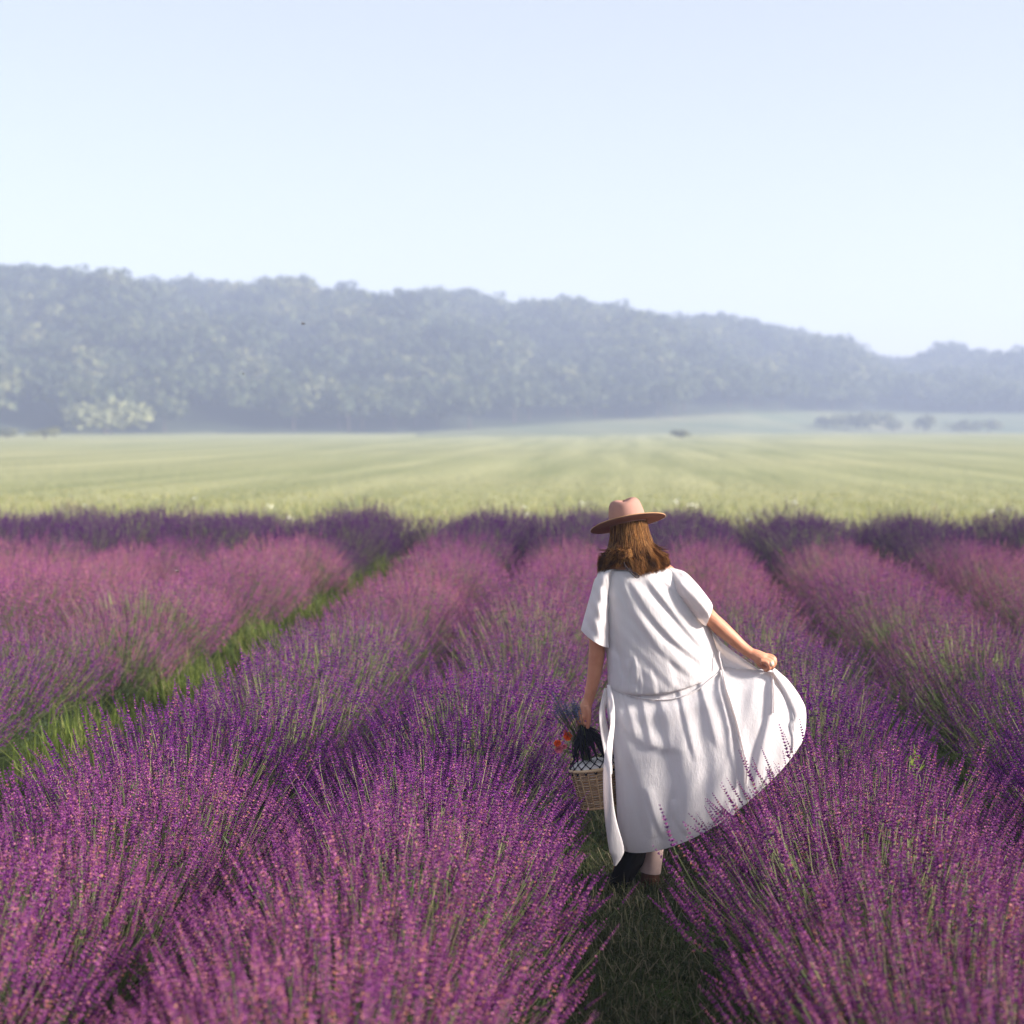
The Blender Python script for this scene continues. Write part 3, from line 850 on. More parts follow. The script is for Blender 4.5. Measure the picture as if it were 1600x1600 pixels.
# legs
bp.append(limb([(1022, 1115, .02, .085), (1022, 1160, .02, .078), (1022, 1205, .03, .062), (1020, 1240, .04, .050), (1020, 1280, .02, .052), (1018, 1330, .0, .040), (1016, 1368, .0, .033), (1016, 1380, .0, .035)], 16, 40))
bp.append(limb([(990, 1115, .02, .085), (988, 1160, .06, .078), (986, 1205, .10, .062), (984, 1238, .12, .050), (981, 1280, .10, .052), (976, 1330, .05, .040), (969, 1362, .03, .033), (966, 1374, .03, .035)], 16, 40))
v, f, _ = join(bp)
bme = mesh("body", v, f, [M['skin']])
body = pobj("body", bme)
rm = body.modifiers.new("remesh", 'REMESH'); rm.mode = 'VOXEL'; rm.voxel_size = 0.0029; rm.use_smooth_shade = True
sm = body.modifiers.new("smooth", 'SMOOTH'); sm.factor = 0.5; sm.iterations = 3
# eyes and lips, on the far side of the head
for sx in (-1, 1):
    v, f = ball(HC + HR @ np.array([.031 * sx, .083, .0]), (.0125, .0105, .0085), HR, 14, 10)
    pobj("eye", mesh("eye", v, f, [M['eye']]))
v, f = ball(HC + HR @ np.array([0, .0975, -.066]), (.021, .006, .0065), HR, 14, 10)
pobj("lips", mesh("lips", v, f, [M['lips']]))
# rings
def torus(c, axis, R, r, n=28, m=8):
    axis = norm(np.asarray(axis, float)); Fm = frames(axis[None])[0]
    a = np.arange(n) * 2 * np.pi / n; b = np.arange(m) * 2 * np.pi / m
    A, B = np.meshgrid(a, b, indexing='ij')
    v = np.stack([(R + r * np.cos(B)) * np.cos(A), (R + r * np.cos(B)) * np.sin(A), r * np.sin(B)], -1).reshape(-1, 3) @ Fm.T + c
    i = np.arange(n)[:, None] * m + np.arange(m)[None]; j = np.arange(n)[:, None] * m + (np.arange(m)[None] + 1) % m
    i2 = ((np.arange(n)[:, None] + 1) % n) * m + np.arange(m)[None]; j2 = ((np.arange(n)[:, None] + 1) % n) * m + (np.arange(m)[None] + 1) % m
    return v, np.stack([i, j, j2, i2], -1).reshape(-1, 4)
rc = W(1205, 1037, -.124)
v, q = torus(rc + fh * .004, rt * .8 - np.array([0, 0, .6]), .0115, .0018)
ring = pobj("ring", mesh("ring", v, q, [M['gold']]))
v, f = ball(rc - fh * .010, (.0105, .008, .011), BF, 16, 12)
o = bpy.data.objects.new("stone", mesh("stone", v, f, [M['pearl']])); col.objects.link(o); o.parent = ring
v, q = torus(W(912, 1128, -.027), np.array([0, 0, 1.0]) + rt * .1, .0105, .0014)
pobj("ring", mesh("ring", v, q, [M['silver']]))

# ------------------------------------------------------------------ dress
def dist_poly(px, py, pl):
    """distance from points to a polyline and position along it 0..1"""
    pl = smooth_path(np.asarray(pl, float), 24)
    best = np.full(px.shape, 1e9); tt = np.zeros(px.shape); sgn = np.zeros(px.shape)
    m = len(pl) - 1
    for i in range(m):
        a, b = pl[i, :2], pl[i + 1, :2]; ab = b - a; L2 = ab @ ab + 1e-9
        t = np.clip(((px - a[0]) * ab[0] + (py - a[1]) * ab[1]) / L2, 0, 1)
        dx = px - a[0] - t * ab[0]; dy = py - a[1] - t * ab[1]
        d = np.hypot(dx, dy)
        s = np.sign(ab[0] * (py - a[1]) - ab[1] * (px - a[0]))
        u = d < best
        best = np.where(u, d, best); tt = np.where(u, (i + t) / m, tt); sgn = np.where(u, s, sgn)
    return best, tt, sgn
def fold_disp(px, py, folds):
    """folds: (polyline, amplitude m, width px, fade both ends)"""
    D = np.zeros(px.shape)
    for pl, amp, w in folds:
        d, t, s = dist_poly(px, py, pl)
        env = np.clip(np.minimum(t / 0.18, (1 - t) / 0.18), 0, 1) ** .7
        # asymmetric ridge: steep one side, long slope on the other
        ww = np.where(s > 0, w * 0.75, w * 1.9)
        D += .40 * amp * env * np.exp(-(d / ww) ** 2)
        D -= .35 * amp * .35 * env * np.exp(-((d - w * 1.3) / (w * .8)) ** 2) * (s > 0)
    return D

def cloth_tube(keys, nv, nu, folds=(), dfun=None, closed_top=False, waves=None, pexp=1.0, arc=None):
    """keys rows: Lx,Ly,Rx,Ry,T_back,T_front,dcentre,sagpx. ring: angle 0..2pi, first half = side facing the camera"""
    K = smooth_path(keys, nv)
    th = np.arange(nu) * 2 * np.pi / nu if arc is None else np.linspace(arc[0], arc[1], nu)
    s = (1 - np.cos(th)) / 2
    sn = np.sin(th)
    Lx, Ly, Rx, Ry, Tb, Tf, dc, sag = [K[:, i:i + 1] for i in range(8)]
    px = Lx + (Rx - Lx) * s[None]
    py = Ly + (Ry - Ly) * s[None] + sag * (4 * s * (1 - s))[None] ** .8
    sb = np.sign(sn) * np.abs(sn) ** pexp
    d = dc - np.where(sn > 0, Tb * sb[None], Tf * sb[None])
    facing = np.clip(sn * 2.5, 0, 1)[None]
    if folds: d = d - fold_disp(px, py, folds) * facing
    if waves is not None:
        v = np.linspace(0, 1, nv)[:, None]
        d = d - waves(s[None] + 0 * v, v + 0 * s[None], px, py) * facing
        d = d + 0.012 * np.sin(s[None] * 31 + v * 4) * v * (sn < 0)[None]
    if dfun is not None: d = d + dfun(px, py)
    V = W(px, py, d)
    i = np.arange(nv - 1)[:, None] * nu + np.arange(nu)[None]; j = np.arange(nv - 1)[:, None] * nu + (np.arange(nu)[None] + 1) % nu
    q = np.stack([i, i + nu, j + nu, j], -1)
    if arc is not None: q = q[:, :-1]
    return V.reshape(-1, 3), q.reshape(-1, 4), (px, py, d)
def patch(P, folds=(), waves=None, nu=None):
    """P (nv,nu,3): px,py,d"""
    nv, nu = P.shape[:2]
    px, py, d = P[..., 0], P[..., 1], P[..., 2]
    if folds: d = d - fold_disp(px, py, folds)
    V = W(px, py, d).reshape(-1, 3)
    i = (np.arange(nv - 1)[:, None] * nu + np.arange(nu - 1)[None]).ravel()
    return V, np.stack([i, i + nu, i + nu + 1, i + 1], 1)
def cloth_obj(name, v, q, parent, thick=0.0022):
    o = bpy.data.objects.new(name, mesh(name, v, q, [M['cloth']])); col.objects.link(o); o.parent = parent
    m_ = o.modifiers.new("thickness", 'SOLIDIFY'); m_.thickness = thick; m_.offset = 0
    return o

# bodice: the loose top, drawn towards the outstretched hand, bloused over the waist seam
bod_keys = [(966, 886, 1012, 884, .055, .055, .01, 6), (945, 889, 1046, 887, .085, .08, .0, 4), (934, 897, 1068, 898, .105, .10, -.005, 0), (933, 925, 1086, 925, .125, .12, -.01, 0),
            (940, 960, 1102, 958, .135, .12, -.015, 0), (946, 1000, 1113, 992, .14, .12, -.02, 3), (949, 1040, 1122, 1022, .140, .12, -.025, 10), (950, 1066, 1129, 1040, .138, .12, -.028, 21), (951, 1074, 1130, 1044, .128, .11, -.028, 24), (953, 1072, 1127, 1044, .110, .10, -.02, 20)]
bod_folds = [([(962, 900), (962, 950), (972, 1010), (985, 1070)], .014, 7), ([(972, 898), (990, 950), (1030, 1010), (1080, 1055)], .016, 7), ([(985, 905), (1012, 950), (1050, 995), (1105, 1040)], .018, 6.5),
             ([(1010, 900), (1040, 940), (1075, 985), (1120, 1032)], .020, 6.5), ([(1030, 898), (1062, 930), (1090, 970), (1120, 1020)], .020, 6), ([(1052, 905), (1080, 935), (1100, 968), (1112, 995)], .015, 5),
             ([(951, 915), (951, 960), (954, 1010), (958, 1050)], .014, 4), ([(983, 1085), (981, 1060), (985, 1030)], .010, 3.2), ([(993, 1088), (995, 1060), (992, 1025)], .010, 3), ([(1003, 1090), (1001, 1062), (996, 1035)], .008, 3.2),
             ([(1040, 1092), (1050, 1060), (1035, 1020)], .006, 6), ([(965, 1078), (968, 1050), (962, 1020)], .009, 3.5), ([(1080, 1075), (1085, 1050), (1075, 1030)], .006, 5), ([(1025, 1092), (1022, 1068), (1015, 1045)], .006, 4)]
def bod_waves(s, v, px, py):
    return .001 * np.sin((px * .8 - py * .55) / 5.0 + np.sin(py / 23) * 1.5) + .0006 * np.sin((px * .7 - py * .7) / 2.6)
v, q, _ = cloth_tube(bod_keys, 170, 220, bod_folds, waves=bod_waves, arc=(-1.0, math.pi + .75))
dress = pobj("dress", mesh("dress", v, q, [M['cloth']]))
m_ = dress.modifiers.new("thickness", 'SOLIDIFY'); m_.thickness = .0022; m_.offset = 0

# skirt: pulled out to the right by the hand
sk_keys = [(953, 1066, 1128, 1041, .112, .10, -.02, 16), (950, 1078, 1150, 1044, .118, .11, -.02, 22), (948, 1095, 1178, 1046, .12, .12, -.03, 24), (949, 1112, 1203, 1047, .115, .12, -.05, 26), (953, 1135, 1224, 1056, .11, .13, -.06, 28),
           (958, 1165, 1240, 1074, .11, .14, -.07, 30), (961, 1200, 1253, 1096, .115, .15, -.07, 34), (963, 1240, 1259, 1118, .125, .16, -.07, 38), (965, 1280, 1256, 1150, .135, .17, -.07, 42), (969, 1312, 1243, 1174, .14, .18, -.07, 45), (974, 1328, 1226, 1190, .14, .18, -.07, 42)]
sk_folds = [([(958, 1085), (975, 1130), (1010, 1160), (1070, 1172)], .014, 9), ([(960, 1110), (985, 1180), (1005, 1240), (1020, 1310)], .018, 10),
            ([(1127, 1046), (1143, 1100), (1158, 1165), (1165, 1250)], .022, 6), ([(1100, 1075), (1112, 1140), (1118, 1210), (1112, 1280)], .014, 14),
            ([(1203, 1050), (1206, 1085), (1200, 1130), (1186, 1185), (1178, 1230)], .026, 7), ([(1212, 1052), (1232, 1085), (1240, 1120), (1240, 1150)], .020, 5), ([(1185, 1052), (1175, 1095), (1165, 1140), (1150, 1230)], .012, 12),
            ([(1040, 1100), (1060, 1160), (1072, 1230), (1070, 1300)], .014, 14), ([(1222, 1062), (1244, 1098), (1250, 1140)], .012, 4), ([(975, 1070), (980, 1100), (992, 1150)], .012, 4), ([(1000, 1075), (1006, 1110), (1018, 1170)], .012, 4.5), ([(1028, 1075), (1036, 1115), (1052, 1190)], .012, 5), ([(1060, 1070), (1070, 1115), (1088, 1190)], .012, 5), ([(1092, 1060), (1104, 1105), (1122, 1170)], .012, 5), ([(1010, 1230), (1022, 1270), (1040, 1312)], .012, 6), ([(1050, 1250), (1058, 1280), (1075, 1305)], .010, 5)]
def sk_waves(s, v, px, py):
    return v ** 2 * (.008 * np.sin(s * 15 + 1.0) + .005 * np.sin(s * 33 + v * 2)) + .0009 * np.sin((px * .9 + py * .35) / 6.0 + np.sin(px / 29)) * (1 - s * .4)
v, q, sk = cloth_tube(sk_keys, 190, 280, sk_folds, waves=sk_waves, pexp=.75, arc=(-.9, math.pi + .25))
skirt = cloth_obj("skirt", v, q, dress)

# curled front edge of the skirt beyond the hand
nv_, nu_ = 60, 24
edge_o = smooth_path([(1210, 1044), (1234, 1066), (1253, 1094), (1259, 1112), (1258, 1140), (1251, 1163), (1236, 1178)], nv_)
edge_i = smooth_path([(1206, 1048), (1222, 1078), (1232, 1106), (1235, 1124), (1224, 1132), (1232, 1152), (1240, 1174)], nv_)
P = np.zeros((nv_, nu_, 3))
uu2 = np.linspace(0, 1, nu_)[None, :, None]
P[..., :2] = edge_o[:, None] * (1 - uu2) + edge_i[:, None] * uu2
cur = np.sin(np.linspace(0, np.pi, nu_))[None]
P[..., 2] = -.090 - .050 * cur * np.linspace(.3, 1, nv_)[:, None] - .045 * np.linspace(0, 1, nu_)[None]
v, q = patch(P)
cloth_obj("rolled_edge", v, q, dress)

# side panel from the armpit along the forearm to the hand
nv_, nu_ = 30, 70
top = smooth_path([(1098, 962), (1112, 985), (1132, 1007), (1158, 1027), (1186, 1046), (1200, 1050)], nu_)
bot = smooth_path([(1100, 985), (1122, 1030), (1134, 1048), (1158, 1053), (1184, 1056), (1200, 1056)], nu_)
P = np.zeros((nv_, nu_, 3)); uu2 = np.linspace(0, 1, nv_)[:, None, None]
P[..., :2] = top[None] * (1 - uu2) + bot[None] * uu2
P[..., 2] = -.045 + .035 * np.sin(np.linspace(0, np.pi, nv_))[:, None] - .04 * np.linspace(0, 1, nu_)[None]
v, q = patch(P, [([(1110, 990), (1135, 1022), (1160, 1036), (1190, 1051)], .012, 4), ([(1112, 1010), (1135, 1036), (1165, 1046), (1195, 1053)], .010, 3)])
cloth_obj("side_panel", v, q, dress)

# sleeves
def sl_w(s, v, px, py): return v * .003 * np.sin(s * 12 + 1) + .002 * np.sin((px - py * .6) / 3.0)
ls = [(941, 893, 962, 889, .055, .05, -.035, 0), (930, 905, 957, 899, .075, .06, -.04, 1), (924, 925, 953, 925, .085, .07, -.045, 2), (917, 950, 952, 955, .088, .075, -.05, 3), (911, 972, 952, 988, .088, .08, -.05, 4), (908, 984, 952.5, 1012, .088, .08, -.05, 6)]
v, q, _ = cloth_tube(ls, 90, 110, [([(943, 900), (934, 940), (925, 985)], .010, 6), ([(950, 905), (947, 950), (945, 1000)], .008, 4)], waves=sl_w)
cloth_obj("sleeve", v, q, dress)
rs_ = [(1040, 925, 1046, 887, .05, .05, -.02, 0), (1058, 938, 1068, 893, .085, .07, -.04, 0), (1074, 953, 1084, 907, .095, .07, -.055, 0), (1090, 968, 1100, 926, .085, .07, -.07, 0), (1099, 976, 1112, 943, .072, .06, -.08, 1), (1103, 978, 1112.5, 952, .066, .06, -.08, 2)]
v, q, _ = cloth_tube(rs_, 90, 110, [([(1050, 900), (1072, 920), (1098, 950)], .012, 5), ([(1052, 915), (1074, 938), (1098, 962)], .012, 5), ([(1060, 890), (1085, 912), (1108, 944)], .008, 4)], waves=sl_w)
cloth_obj("sleeve", v, q, dress)

# waist cord, hanging tie strips and the broad sash
def surf_d(px, py):
    """depth of the nearest dress surface facing the camera under a pixel"""
    X_, Y_, D_ = sk
    a_, b_ = 65, 262
    x = X_[:, a_:b_].ravel(); y = Y_[:, a_:b_].ravel(); dd = D_[:, a_:b_].ravel()
    i = np.argmin((x - px) ** 2 + (y - py) ** 2)
    return dd[i]
def cord_on(pts, r, off=.004, n=60):
    s = smooth_path(pts, n)
    d = np.array([surf_d(a, b) for a, b in s[:, :2]])
    for _ in range(4): d[1:-1] = (d[:-2] + d[1:-1] + d[2:]) / 3
    return W(s[:, 0], s[:, 1], d - off)
def tube_obj(name, P, r, mat, parent, sides=7):
    R = np.full(len(P), r) if np.isscalar(r) else r
    v, q = tubes(P[None], np.asarray(R)[None], sides)
    o = bpy.data.objects.new(name, mesh(name, v, q, [mat])); col.objects.link(o); o.parent = parent
    return o
def ribbon(name, pts, parent, thick=.003):
    """pts: px,py,d,halfwidth px, twist"""
    s = smooth_path(pts, 70)
    u = np.linspace(-1, 1, 9)
    P = np.zeros((70, 9, 3))
    P[..., 0] = s[:, 0:1] + u[None] * s[:, 3:4]
    P[..., 1] = s[:, 1:2] + u[None] * s[:, 3:4] * -.12
    P[..., 2] = s[:, 2:3] + u[None] * s[:, 4:5] - .006 * (1 - u[None] ** 2)
    v, q = patch(P)
    return cloth_obj(name, v, q, parent, thick)
pts = [(951, 1070), (975, 1084), (1010, 1092), (1050, 1092), (1085, 1080), (1110, 1062), (1130, 1044)]
tube_obj("waist_cord", cord_on(pts, .003, .006), .0030, M['cloth'], dress)
tube_obj("hanging_tie", cord_on([(1128, 1044), (1135, 1075), (1143, 1100), (1152, 1130), (1160, 1165), (1167, 1200), (1166, 1225)], .003, .012), .0052, M['cloth'], dress)
tube_obj("hanging_tie", cord_on([(1126, 1048), (1133, 1080), (1140, 1106), (1149, 1136), (1158, 1172)], .003, .012), .0042, M['cloth'], dress)
tube_obj("hanging_tie", cord_on([(1206, 1054), (1209, 1075), (1210, 1095), (1209, 1114)], .003, .010), .0046, M['cloth'], dress)
P = W(np.array([1124, 1124, 1126, 1128]), np.array([1018, 1026, 1034, 1044]), np.array([-.09, -.10, -.11, -.12]))
tube_obj("tie_loop", P, .003, M['cloth'], dress)
ribbon("sash", [(951, 1070, -.10, 2.5, .004), (955, 1100, -.14, 4.5, -.01), (957, 1130, -.17, 3.0, .02), (952, 1165, -.20, 5.0, .012), (949, 1200, -.22, 6.0, -.01), (950, 1240, -.24, 7.0, -.012), (954, 1280, -.25, 8.5, -.006), (963, 1325, -.25, 11.5, .004), (964, 1340, -.25, 7.5, .0), (961, 1353, -.25, 1.0, .0)], dress)
ribbon("sash_fold", [(948, 1075, -.07, 4, .01), (941, 1110, -.09, 4.5, .015), (944, 1140, -.10, 6, .02), (950, 1175, -.12, 6, .02), (953, 1210, -.15, 3, .0)], dress)
tag_ = ribbon("hanging_tie", [(1150, 1258, -.22, 3.0, .0), (1141, 1275, -.23, 4.5, .0), (1134, 1288, -.235, 4.0, .0), (1133, 1298, -.235, 2.0, .0)], dress)

# light top under the open robe, reaching the hips
v, f = limb([(1008, 1125, .02, .140), (1006, 1105, .02, .148), (1003, 1060, .02, .130), (1000, 1020, .01, .118), (997, 975, .0, .132), (994, 935, .0, .136), (992, 905, .0, .115), (990, 892, .01, .075)], 24, 40, cap=False)
pobj("inner_top", mesh("inner_top", v, f, [M['trouser']]))
# trousers and boots
v, f = limb([(1020, 1112, .02, .10), (1022, 1160, .02, .088), (1022, 1220, .01, .072), (1022, 1290, .0, .052), (1019, 1335, -.005, .047), (1016, 1362, -.005, .046)], 22, 30, cap=False)
pobj("trouser_leg", mesh("trouser_leg", v, f, [M['trouser']]))
v, f = limb([(990, 1112, .02, .10), (988, 1160, .06, .086), (986, 1205, .10, .072), (984, 1238, .12, .062), (985, 1280, .10, .058), (990, 1318, .04, .052)], 22, 30, cap=False)
pobj("trouser_leg", mesh("trouser_leg", v, f, [M['trouser']]))
def boot(pts, sole, mat, name="boot"):
    a, fa = limb(pts, 18, 30)
    b, fb = limb(sole, 18, 24)
    v, f, _ = join([(a, fa), (b, fb)])
    o = pobj(name, mesh(name, v, f, [mat]))
    r = o.modifiers.new("remesh", 'REMESH'); r.mode = 'VOXEL'; r.voxel_size = .004; r.use_smooth_shade = True
    s = o.modifiers.new("smooth", 'SMOOTH'); s.iterations = 6
    return o
boot([(1017, 1356, -.005, .037), (1016, 1370, -.01, .041), (1015, 1380, -.01, .042), (1015, 1385, -.005, .036)],
     [(1015, 1383, -.035, .026), (1014, 1384, .03, .036), (1012, 1381, .11, .042), (1008, 1378, .19, .028)], M['boot'])
boot([(996, 1318, .0, .058), (990, 1335, -.005, .058), (981, 1352, -.01, .052), (972, 1370, -.01, .047), (966, 1380, -.01, .043)],
     [(966, 1382, -.03, .03), (962, 1382, .03, .038), (957, 1379, .10, .042), (952, 1376, .17, .028)], M['black'])

# ------------------------------------------------------------------ hair
rs = np.random.default_rng(77)
NC = 110
def hair_end(a, rs_n):
    """a: angle round the head, 0 = back, + = right. photo px,py,d of the tip"""
    pxe = 990 + 56 * np.sin(a * .92) + rs.normal(0, 1.2, rs_n)
    low = np.interp(np.sin(a), [-1, -.5, -.15, .1, .35, .8, 1], [890, 882, 880, 899, 901, 894, 884])
    pye = low + rs.normal(0, 2.2, rs_n)
    de = -.095 * np.cos(a) + .0
    return pxe, pye, de
def strand_set(n, spread, rad0, waveamp, tone_lo, tone_hi, seed, inner=1.0):
    rs = np.random.default_rng(seed)
    ca = rs.uniform(-1.95, 1.95, NC)
    k = rs.integers(0, NC, n)
    a0 = ca[k] + rs.normal(0, .10, n); a1 = ca[k] + rs.normal(0, spread, n)
    root = HC + (np.stack([np.sin(a0) * .078 * inner, -np.cos(a0) * .092 * inner, rs.uniform(.0, .06, n)], 1)) @ HR.T
    mid = HC + (np.stack([np.sin(a0) * .092 * inner, -np.cos(a0) * .104 * inner, np.full(n, -.065)], 1)) @ HR.T
    pxe = 990 + 55 * np.sin(a1 * .95)
    low = np.interp(np.sin(a1), [-1, -.5, -.12, .05, .35, .8, 1], [888, 879, 877, 899, 899, 892, 883])
    clen = rs.normal(0, 4.0, NC)
    pye = low + clen[k] + rs.normal(0, 1.6, n) - rs.exponential(4.0, n)
    de = -.125 * np.cos(a1 * .9) * inner
    end = W(pxe, pye, de)
    K = 12
    t = np.linspace(0, 1, K)[None, :, None]
    P = (1 - t) ** 2 * root[:, None] + 2 * t * (1 - t) * (mid[:, None] * 1.35 - .35 * (root + end)[:, None] / 2 * 1.0) + t ** 2 * end[:, None]
    wph = rs.uniform(0, 6.28, NC)[k]; wf = rs.uniform(5, 8, NC)[k]; wa = (rs.uniform(.4, 1.6, NC) * waveamp)[k]
    w = np.sin(t[..., 0] * wf[:, None] + wph[:, None]) * wa[:, None] * t[..., 0] ** 1.3
    side = np.stack([np.cos(a0), np.sin(a0), 0 * a0], 1) @ BF.T
    P = P + side[:, None] * w[..., None]
    out = np.stack([np.sin(a0), -np.cos(a0), 0 * a0], 1) @ BF.T
    w2 = np.cos(t[..., 0] * wf[:, None] * 1.1 + wph[:, None] * 2) * wa[:, None] * .6 * t[..., 0] ** 1.3
    P = P + out[:, None] * (w2 + rs.normal(0, .0016, n)[:, None] * t[..., 0])[..., None]
    r = rad0 * np.array([.9, 1, 1, 1, 1, 1, 1, .95, .9, .75, .55, .2])[None] * rs.uniform(.7, 1.2, n)[:, None]
    v, q = tubes(P, r, 3)
    ctone = rs.uniform(tone_lo, tone_hi, NC)
    tone = np.clip(ctone[k] + rs.normal(0, .20, n), 0, 1)
    return v, q, np.repeat(tone, K * 3)
h1 = strand_set(5200, .055, .00115, .013, .05, 1.0, 5)
h2 = strand_set(2200, .10, .0016, .004, .05, .5, 6, inner=.93)
h3 = strand_set(900, .26, .0006, .016, .4, 1.0, 7, inner=1.03)
# inner mass under the strands
cap, capf = [], []
v, f, t = join([h1, h2, h3])
hair = pobj("hair", mesh("hair", v, f, [M['hair']], t))
sh = [(962, 822, 1006, 822, .060, .03, .02, 0), (957, 845, 1014, 845, .066, .05, .02, 0), (956, 862, 1018, 862, .070, .06, .015, 0), (958, 876, 1020, 876, .072, .06, .01, 0)]
v, q, _ = cloth_tube(sh, 24, 60)
pobj("hair_underlayer", mesh("hair_underlayer", v, q, [M['hair']], np.full(len(v), .08)))
# dark hair tie loop lying on the back
loop = smooth_path([(975, 878, -.125), (978, 887, -.135), (986, 893, -.14), (994, 896, -.14), (998, 900, -.14), (996, 903, -.14), (992, 901, -.142), (984, 893, -.145), (978, 884, -.14)], 50)
tube_obj("hair_tie", W(loop[:, 0], loop[:, 1], loop[:, 2]) - ploc * 0, .0022, M['tiedark'], person).location = -ploc

# ------------------------------------------------------------------ hat
HX = W(981.5, 818.5, .02)
HM = rotm(math.radians(11.5), math.radians(11), 0)
def hat_surface(prof, nu, f_):
    """prof rows r,z ; f_(r,z,theta)->x,y,z local"""
    th = np.arange(nu) * 2 * np.pi / nu
    Rr = np.array(prof)[:, 0][:, None]; Zz = np.array(prof)[:, 1][:, None]
    x, y, z = f_(Rr + 0 * th[None], Zz + 0 * th[None], th[None] + 0 * Rr)
    v = np.stack([x, y, z], -1).reshape(-1, 3) @ HM.T + HX
    nv = len(prof)
    i = np.arange(nv - 1)[:, None] * nu + np.arange(nu)[None]; j = np.arange(nv - 1)[:, None] * nu + (np.arange(nu)[None] + 1) % nu
    return v, np.stack([i, j, j + nu, i + nu], -1).reshape(-1, 4)
def brim_f(r, z, th):
    c, s = np.cos(th), np.sin(th)
    k = np.clip((r - .092) / .075, 0, 1)
    zz = z - .006 * k * np.abs(c) ** 2 + .014 * k ** 2 * (s < 0) * np.abs(s) - .004 * k * (s > 0) * s + .003 * np.sin(2 * th + 1) * k
    return r * c * 1.0, r * s * 1.06, zz
def crown_f(r, z, th):
    c, s = np.cos(th), np.sin(th)
    t = np.clip(z / .112, 0, 1)
    rr_ = r
    x = rr_ * c * .92; y = rr_ * s * 1.12
    # centre crease front to back and pinched front
    cre = np.exp(-(x / .022) ** 2) * np.clip((t - .72) / .28, 0, 1)
    zz = z - .008 * cre
    front = np.clip(s, 0, 1)
    pin = np.exp(-((np.abs(th - np.pi / 2) - .75) / .32) ** 2) * np.clip(t * 1.3 - .25, 0, 1)
    x = x * (1 - .20 * pin); y = y * (1 - .14 * pin)
    pin2 = np.exp(-((np.abs(th - np.pi / 2) - 1.9) / .30) ** 2) * np.clip(t * 1.3 - .35, 0, 1)
    x = x * (1 - .08 * pin2)
    zz = zz - .012 * np.clip(-s, 0, 1) * np.clip((t - .6) / .4, 0, 1)
    return x, y, zz
brim = [(.084 + .082 * u, .0 + .002 * u) for u in np.linspace(0, 1, 22)]
v, q = hat_surface(brim, 120, brim_f)
me = mesh("hat", v, q, [M['felt'], M['felt_edge']])
crown_prof = [(.086, -.004), (.0865, .012), (.0855, .03), (.083, .05), (.0795, .068), (.075, .084), (.069, .097), (.060, .106), (.046, .111), (.030, .113), (.014, .1135), (.001, .1138)]
cp = smooth_path(crown_prof, 44)
hat = pobj("hat", me)
hat["label"] = "dusty pink felt hat with creased crown and tan underside"
m_ = hat.modifiers.new("thickness", 'SOLIDIFY'); m_.thickness = .0035; m_.offset = -1; m_.material_offset = 1; m_.material_offset_rim = 1
v, q = hat_surface([(a, b) for a, b in cp], 120, crown_f)
o = bpy.data.objects.new("crown", mesh("crown", v, q, [M['felt']])); col.objects.link(o); o.parent = hat

# ================================================================== basket, net, bouquet
BC = W(929, 1199, .05)                         # centre of the rim
BM = rotm(math.radians(9), math.radians(3), 0)
bk = empty("wicker_basket", tuple(BC), 0, "wicker basket with a knotted black net top, hanging from the woman's left hand", "basket")
bkl = np.array(bk.location)
def bobj(name, v, q, mat, tone=None, kind=None, parent=None):
    o = bpy.data.objects.new(name, mesh(name, v, q, [mat], tone)); col.objects.link(o); o.parent = parent or bk
    if parent is None: o.location = -bkl
    if kind: o["kind"] = kind
    return o
BH, RT, RB = .168, .108, .083
def bpt(a, h, dr=0.0):
    """a angle, h 0 top..1 bottom"""
    r = RT + (RB - RT) * h + dr
    return np.stack([r * np.cos(a), r * .85 * np.sin(a), -BH * h + 0 * a], -1) @ BM.T + BC
NS = 18
aa = np.linspace(0, 2 * np.pi, NS * 6 + 1)
paths, rads = [], []
NR = 30
for k in range(NR):
    h_ = (k + .5) / NR
    sgn = 1 if k % 2 else -1
    wob = rng.normal(0, .0006, len(aa)); wob[-1] = wob[0]
    paths.append(bpt(aa, h_ + rng.normal(0, .002), sgn * .0032 * np.cos(aa * NS / 2 * 1.0 * 1) + wob)); rads.append(np.full(len(aa), .0023))
v, q = tubes(np.array(paths), np.array(rads), 5)
bobj("weave", v, q, M['wicker'], np.repeat(rng.uniform(.1, .9, NR), len(aa) * 5), kind="stuff")
for k in range(NS):
    a = np.full(10, 2 * np.pi * (k + .5) / NS); h_ = np.linspace(-.02, 1.02, 10)
    v, q = tubes(bpt(a, h_, .0012)[None], np.full((1, 10), .0031), 6)
    bobj("stake", v, q, M['wicker'], np.full(len(v), rng.uniform(.5, 1)))
v, q = tubes(np.array([bpt(aa, 0 * aa - .01, .003), bpt(aa, 0 * aa - .03, .0), bpt(aa, 0 * aa + .01, .001)]), np.full((3, len(aa)), .0042), 7)
bobj("rim", v, q, M['wicker'], np.full(len(v), .85))
v, q = tubes(np.array([bpt(aa, 0 * aa + 1.0, .002)]), np.full((1, len(aa)), .005), 7)
bobj("base_rim", v, q, M['wicker'], np.full(len(v), .5))
hh = np.linspace(1.0, 1.0, 1)
rr3 = np.linspace(0.01, 1, 8)
v = np.concatenate([np.stack([RB * r * np.cos(aa[:-1]), RB * .85 * r * np.sin(aa[:-1]), np.full(len(aa) - 1, -BH * .985)], -1) @ BM.T + BC for r in rr3])
n_ = len(aa) - 1
q = np.concatenate([np.stack([k * n_ + np.arange(n_), k * n_ + (np.arange(n_) + 1) % n_, (k + 1) * n_ + (np.arange(n_) + 1) % n_, (k + 1) * n_ + np.arange(n_)], 1) for k in range(7)])
bobj("bottom", v, q, M['wicker'], np.full(len(v), .4))
